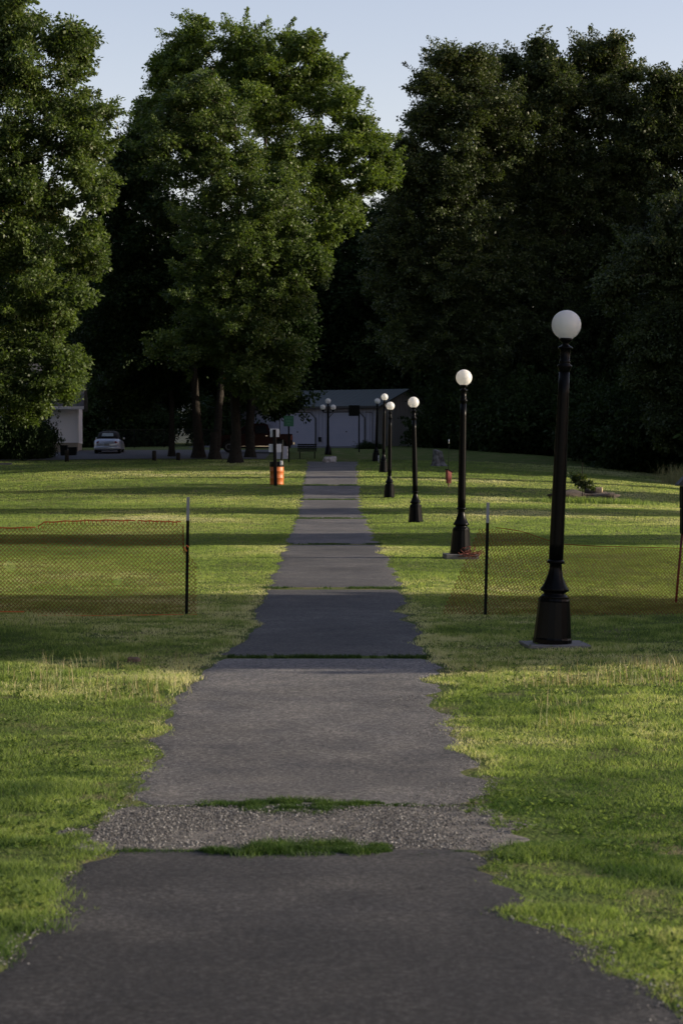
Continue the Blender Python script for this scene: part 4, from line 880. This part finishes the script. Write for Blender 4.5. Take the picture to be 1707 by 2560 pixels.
# ------------------------------------------------------------------ house
hp = gp(196, 136); hz = g1(hp.x, 136)
h = empty('white_house', (hp.x, 136, hz), 'white clapboard house with a steep gable half hidden behind the left oak', 'house', math.radians(5))
HB = .62; HH = 3.25; HL = 9.5; HD = 7.0; HR = 3.3
s = MB(); s.box(-HL, 0, 0, HD, -.3, HB); s.build('foundation', M_found, h)
s = MB(); z = HB
while z < HH-.01:
    s.add([(-HL-.02, -.045, z), (.045, -.045, z), (.045, HD, z), (-HL-.02, HD, z), (-HL-.02, -.02, z+.12), (.02, -.02, z+.12), (.02, HD, z+.12), (-HL-.02, HD, z+.12)], [(0, 3, 2, 1), (4, 5, 6, 7), (0, 1, 5, 4), (1, 2, 6, 5), (2, 3, 7, 6), (3, 0, 4, 7)]); z += .122
s.build('wall', M_house, h)
s = MB(); z = 0
while z < HR-.1:
    k = 1-z/HR; s.box(-.1, .045, HD/2-HD/2*k, HD/2+HD/2*k, HH+z, HH+z+.12); z += .122
s.build('gable', M_house, h)
s = MB()
for sg in (0, 1):
    y0, y1 = (-.45, HD/2) if sg == 0 else (HD+.45, HD/2); z0 = HH-.45*HR/(HD/2); z1 = HH+HR
    s.add([(-HL-.4, y0, z0+.05), (.4, y0, z0+.05), (.4, y1, z1+.05), (-HL-.4, y1, z1+.05), (-HL-.4, y0, z0+.2), (.4, y0, z0+.2), (.4, y1, z1+.2), (-HL-.4, y1, z1+.2)], [(0, 3, 2, 1), (4, 5, 6, 7), (0, 1, 5, 4), (1, 2, 6, 5), (3, 0, 4, 7)])
rf2 = s.build('roof', M_shingle, h)
s = MB(); s.box(-HL-.4, .42, -.50, -.452, HH-.45*HR/(HD/2)+.0, HH-.45*HR/(HD/2)+.2); s.build('eave_board', M_white, rf2)
s = MB(); s.box(-.07, .06, -.06, -.046, HB, HH); s.box(.046, .06, -.05, .08, HB, HH); s.build('corner_board', M_white, h)
for x in (-4.2, -6.6):
    s = MB(); s.box(x-.48, x+.48, -.085, -.046, HB+.75, HB+2.1); wf = s.build('window', M_white, h)
    s = MB(); s.box(x-.40, x+.40, -.095, -.086, HB+.82, HB+2.03); s.build('pane', M_glass, wf)
pt = gp(20, 131); t = empty('porch', pt, 'white porch post with a thin rail at the left edge before the house', 'porch')
s = MB(); s.box(-.06, .06, -.06, .06, 0, 2.2, .01); s.build('post', M_white, t)
s = MB(); s.box(-2.0, -.061, -.02, .02, .98, 1.04); s.box(-2.0, -.061, -.02, .02, .3, .34); s.build('rail', M_white, t)
s = MB(); s.box(-2.2, .3, -.15, 1.5, 2.2, 2.36, .01); s.build('roof', M_shingle, t)
# bins
for i, (px, w_, hh_, lb_) in enumerate([(161, .42, .62, 'taller dark bin against the house foundation'), (183, .5, .48, 'wide low dark bin beside the house corner')]):
    s = MB(); s.loft([[(-w_*.42, -.25, 0), (w_*.42, -.25, 0), (w_*.42, .25, 0), (-w_*.42, .25, 0)], [(-w_*.5, -.3, hh_), (w_*.5, -.3, hh_), (w_*.5, .3, hh_), (-w_*.5, .3, hh_)]])
    o = empty('waste_bin', gp(px, 129.5), lb_, 'bin', 0, 'bins by the house'); s.build('body', M_bin, o)
    s = MB(); s.box(-w_*.54, w_*.54, -.33, .33, hh_+.002, hh_+.06, .02); s.build('lid', M_bin, o)
# hedge in front of the house
for i, (px, d_, s_, sz_, lb_) in enumerate([(52, 125.5, .62, 1.05, 'dark rounded shrub left in front of the house porch'), (98, 127, .50, 1.10, 'dark rounded shrub right in front of the house windows'), (0, 126, .62, 1.05, 'dark rounded shrub cut by the left edge')]):
    place(PD, gp(px, d_).x, d_, s_, sz_, i*1.9, lb_, 'shrubs before the house', 'bush', 'house_shrub')
place(PD, gp(920, 143).x, 143, .38, .22, .4, 'low dark shrub at the garage corner behind the lamps', None, 'bush', 'garage_shrub')

# ------------------------------------------------------------------ vehicles
def wheel(root, x, y, r, wd, side):
    s = MB(); n = 24; rings = []
    for dx, rr in ((-wd/2, r*.9), (-wd/2+.02, r), (wd/2-.02, r), (wd/2, r*.9)):
        rings.append([(x+dx, y+rr*math.cos(2*math.pi*j/n), r+rr*math.sin(2*math.pi*j/n)) for j in range(n)])
    s.loft(rings, True); w0 = s.build('wheel', M_tyre, root)
    s = MB(); e = x+side*(wd/2+.004); rings = [[(e+side*q, y+rr*math.cos(2*math.pi*j/n), r+rr*math.sin(2*math.pi*j/n)) for j in range(n)] for q, rr in ((-.02, r*.62), (.006, r*.58), (-.01, r*.2))]
    s.loft(rings, True); s.build('rim', M_rim, w0)
def sup(w_, z0, z1, n=28, e=.45, y=0):
    r = []; zc = (z0+z1)/2; hz_ = (z1-z0)/2
    for j in range(n):
        a = 2*math.pi*j/n; c, s_ = math.cos(a), math.sin(a)
        r.append((w_/2*math.copysign(abs(c)**e, c), y, zc+hz_*math.copysign(abs(s_)**e, s_)))
    return r
cp = gp(268, 131.5)
car = empty('convertible_car', (cp.x, 131.5, g1(cp.x, 131.5)+.03), 'silver convertible with a black soft top parked tail towards the lawn', 'car', math.radians(1.5))
s = MB(); s.loft([sup(w_, a, b_, y=y) for y, w_, a, b_ in ((-.05, 1.2, .42, .72), (.03, 1.5, .30, .82), (.2, 1.66, .24, .93), (.6, 1.74, .20, .99), (1.2, 1.72, .20, .97), (2.2, 1.70, .20, .95), (3.0, 1.72, .2, .93), (3.6, 1.66, .22, .85), (3.95, 1.45, .27, .72), (4.05, 1.1, .35, .6))], True); s.build('body', M_silvercar, car)
for sx in (-1, 1):
    for yy in (.78, 3.2):
        s = MB(); rings = []
        for q, k in ((0, .44), (.06, .43), (.10, .39), (.115, .32)):
            rings.append([(sx*(.74+q), yy+k*1.05*math.cos(math.pi*j/14), .32+k*1.05*math.sin(math.pi*j/14)) for j in range(15)])
        s.loft(rings if sx > 0 else rings, True, True); s.build('fender', M_silvercar, car)
    wheel(car, sx*.74, .78, .31, .2, sx); wheel(car, sx*.74, 3.2, .31, .2, sx)
    s = MB(); rings = [[(sx*.56+k*math.cos(2*math.pi*j/18), -.02-q+.06, .70+k*math.sin(2*math.pi*j/18)) for j in range(18)] for q, k in ((0, .10), (.05, .095), (.08, .06))]
    s.loft(rings, True); s.build('tail_light', M_tail, car)
    s = MB(); s.box(sx*.86-.09*(sx < 0), sx*.86+.09*(sx > 0), 2.45, 2.6, .95, 1.08, .02); s.build('mirror', M_silvercar, car)
s = MB(); s.loft([sup(w_, .8, b_, y=y, e=.6) for y, w_, b_ in ((.55, 1.25, 1.0), (.75, 1.32, 1.28), (1.15, 1.30, 1.46), (1.9, 1.28, 1.50), (2.3, 1.25, 1.45))], True); top = s.build('soft_top', M_softtop, car)
s = MB(); s.add([(-.38, .60, 1.12), (.38, .60, 1.12), (.34, .78, 1.31), (-.34, .78, 1.31), (-.38, .57, 1.13), (.38, .57, 1.13), (.34, .75, 1.33), (-.34, .75, 1.33)], [(4, 5, 6, 7), (0, 1, 5, 4), (2, 3, 7, 6), (1, 2, 6, 5), (3, 0, 4, 7)]); s.build('rear_window', M_windshield, top)
s = MB(); s.add([(-.6, 2.32, 1.40), (.6, 2.32, 1.40), (.68, 2.95, .92), (-.68, 2.95, .92)], [(0, 1, 2, 3)]); s.build('windscreen', M_glass, car)
s = MB(); s.box(-.16, .16, -.075, -.05, .50, .66, .004); s.build('number_plate', M_plate, car)
s = MB(); s.loft([sup(w_, a, b_, y=y, n=20) for y, w_, a, b_ in ((-.12, 1.35, .27, .46), (-.06, 1.6, .25, .50), (.1, 1.68, .24, .5))], True); s.build('bumper', M_silvercar, car)

tp = gp(640, 133)
tr = empty('pickup_truck', (tp.x, 133, g1(tp.x, 133)+.03), 'dark red pickup truck parked side on behind the oak trunks', 'pickup truck', math.radians(2))
# side on: runs along x, nose to the left (-x)
def xs_loft(prof, y0, y1, inset=.0):
    s = MB(); s.prism(prof, y0, y1); return s
s = MB(); s.box(-2.6, 2.25, -.60, .60, .28, .95, .02); s.build('chassis', M_tyre, tr)
body = [(-2.75, .45), (-2.80, .62), (-2.74, .98), (-2.55, 1.08), (-1.35, 1.16), (-1.25, 1.18), (.95, 1.18), (1.0, 1.20), (2.35, 1.20), (2.38, .55), (2.3, .45), (2.0, .42), (1.98, .6), (1.82, .82), (1.55, .88), (1.28, .82), (1.12, .6), (1.1, .40), (-1.3, .40), (-1.32, .6), (-1.46, .82), (-1.75, .88), (-2.02, .82), (-2.16, .6), (-2.18, .42)]
xs_loft(body, -.88, .88).build('body', M_redcar, tr)
cab = [(-1.32, 1.185), (-.62, 1.80), (-.45, 1.86), (.62, 1.86), (.78, 1.80), (.95, 1.185)]
s = MB(); rings = []
for y, k in ((-.86, .0), (-.70, 1), (.70, 1), (.86, 0)):
    rings.append([(x, y if z < 1.3 else (-.70 if y < 0 else .70)*(1.0), z) for x, z in cab])
s = MB(); n = len(cab); vs = [(x, -.86+(.16*(z-1.185)/.68), z) for x, z in cab]+[(x, .86-(.16*(z-1.185)/.68), z) for x, z in cab]
s.add(vs, [tuple(range(n)), tuple(reversed(range(n, 2*n)))]+[(j, n+j, n+(j+1) % n, (j+1) % n) for j in range(n)]); s.build('cab', M_redcar, tr)
for xa, xb, xc, xd in ((-1.05, -.12, -.12, -.52), (-.04, .80, .64, -.04)):
    f_ = lambda z: -.86+.16*(z-1.185)/.68-.012
    s = MB(); s.add([(xa, f_(1.23), 1.23), (xb, f_(1.23), 1.23), (xc, f_(1.74), 1.74), (xd, f_(1.74), 1.74)], [(0, 1, 2, 3)]); s.build('side_window', M_glass, tr)
s = MB(); s.add([(-1.29, -.76, 1.24), (-1.29, .76, 1.24), (-.68, .66, 1.78), (-.68, -.66, 1.78)], [(0, 3, 2, 1)]); s.v = [(v[0]-.02, v[1], v[2]+.02) for v in s.v]; s.build('windshield', M_windshield, tr)
for i, (xx) in enumerate((-1.74, 1.55)):
    for sy in (-1, 1):
        n = 24; r = .36; s = MB(); rings = [[(xx+rr*math.cos(2*math.pi*j/n), sy*.74+q, r+rr*math.sin(2*math.pi*j/n)) for j in range(n)] for q, rr in ((-.12, r*.9), (-.10, r), (.10, r), (.12, r*.9))]
        s.loft(rings, True); w0 = s.build('wheel', M_tyre, tr)
        s = MB(); rings = [[(xx+rr*math.cos(2*math.pi*j/n), sy*(.74+q), r+rr*math.sin(2*math.pi*j/n)) for j in range(n)] for q, rr in ((.10, r*.62), (.13, r*.58), (.11, r*.2))]; s.loft(rings, True); s.build('rim', M_rim, w0)
s = MB(); s.box(-2.92, -2.78, -.85, .85, .48, .66, .02); s.build('front_bumper', M_chrome, tr)
s = MB(); s.box(2.385, 2.52, -.85, .85, .50, .68, .02); s.build('rear_bumper', M_chrome, tr)
s = MB(); s.box(-1.1, .95, -.905, -.882, .38, .43); s.build('side_step', M_chrome, tr)
s = MB(); s.box(-2.70, -2.5, -.90, -.881, .80, .95, .005); s.build('headlight', M_windshield, tr)
s = MB(); s.box(2.25, 2.37, -.90, -.881, .80, 1.12, .005); s.build('tail_light', M_tail, tr)
s = MB(); s.box(-.2, -.05, -.92, -.882, 1.05, 1.09, .005); s.box(.62, .77, -.92, -.882, 1.05, 1.09, .005); s.build('door_handle', M_chrome, tr)

# wire fence behind the convertible
fx0, fx1, fy = gp(262, 148).x, gp(560, 148).x, 148.0
zf = g1(fx0, fy); wf_ = empty('wire_fence', (fx0, fy, zf), 'dark wire fence behind the silver convertible', 'fence')
LW = fx1-fx0; s = MB(); s.tube([(0, 0, 1.36), (LW, 0, 1.36)], .025, 6); s.build('rail', M_bark, wf_)
for i in range(5):
    x = LW*i/4; s = MB(); s.tube([(x, 0, -.2), (x, 0, 1.42)], .03, 8); s.build('post', M_post, wf_)
A, B = [], []
for sg in (1, -1):
    c = -1.3
    while c < LW+1.3:
        a0, a1 = (c, 0), (c+sg*1.3, 1.3)
        if 0 < a0[0] < LW and 0 < a1[0] < LW: A.append((a0[0], 0, .03)); B.append((a1[0], 0, 1.33))
        c += .09
V, F = segs_mesh(A, B, np.full(len(A), .005), np.full(len(A), .005), 3); link('wire_mesh', np_mesh('wire_mesh', V, F, M_post), wf_)
# sunlit white shed far behind
sp = P(472*1.0, 1057, 188); sz = g1(sp.x, 188)
sh = empty('white_shed', (sp.x, 188, sz), 'small sunlit white shed glimpsed far off between the dark trunks', 'shed')
s = MB(); s.box(-1.6, 1.6, 0, 3, 0, 2.9, .01); s.build('wall', M_white, sh)
s = MB(); s.prism([(-1.9, 2.9), (1.9, 2.9), (0, 3.7)], -.3, 3.3); s.build('roof', M_white, sh)
s = MB()
for i in range(3): s.box(-1.2+i*.85, -.6+i*.85, -.03, -.003, 1.5, 2.3)
s.build('window', M_glass, sh)
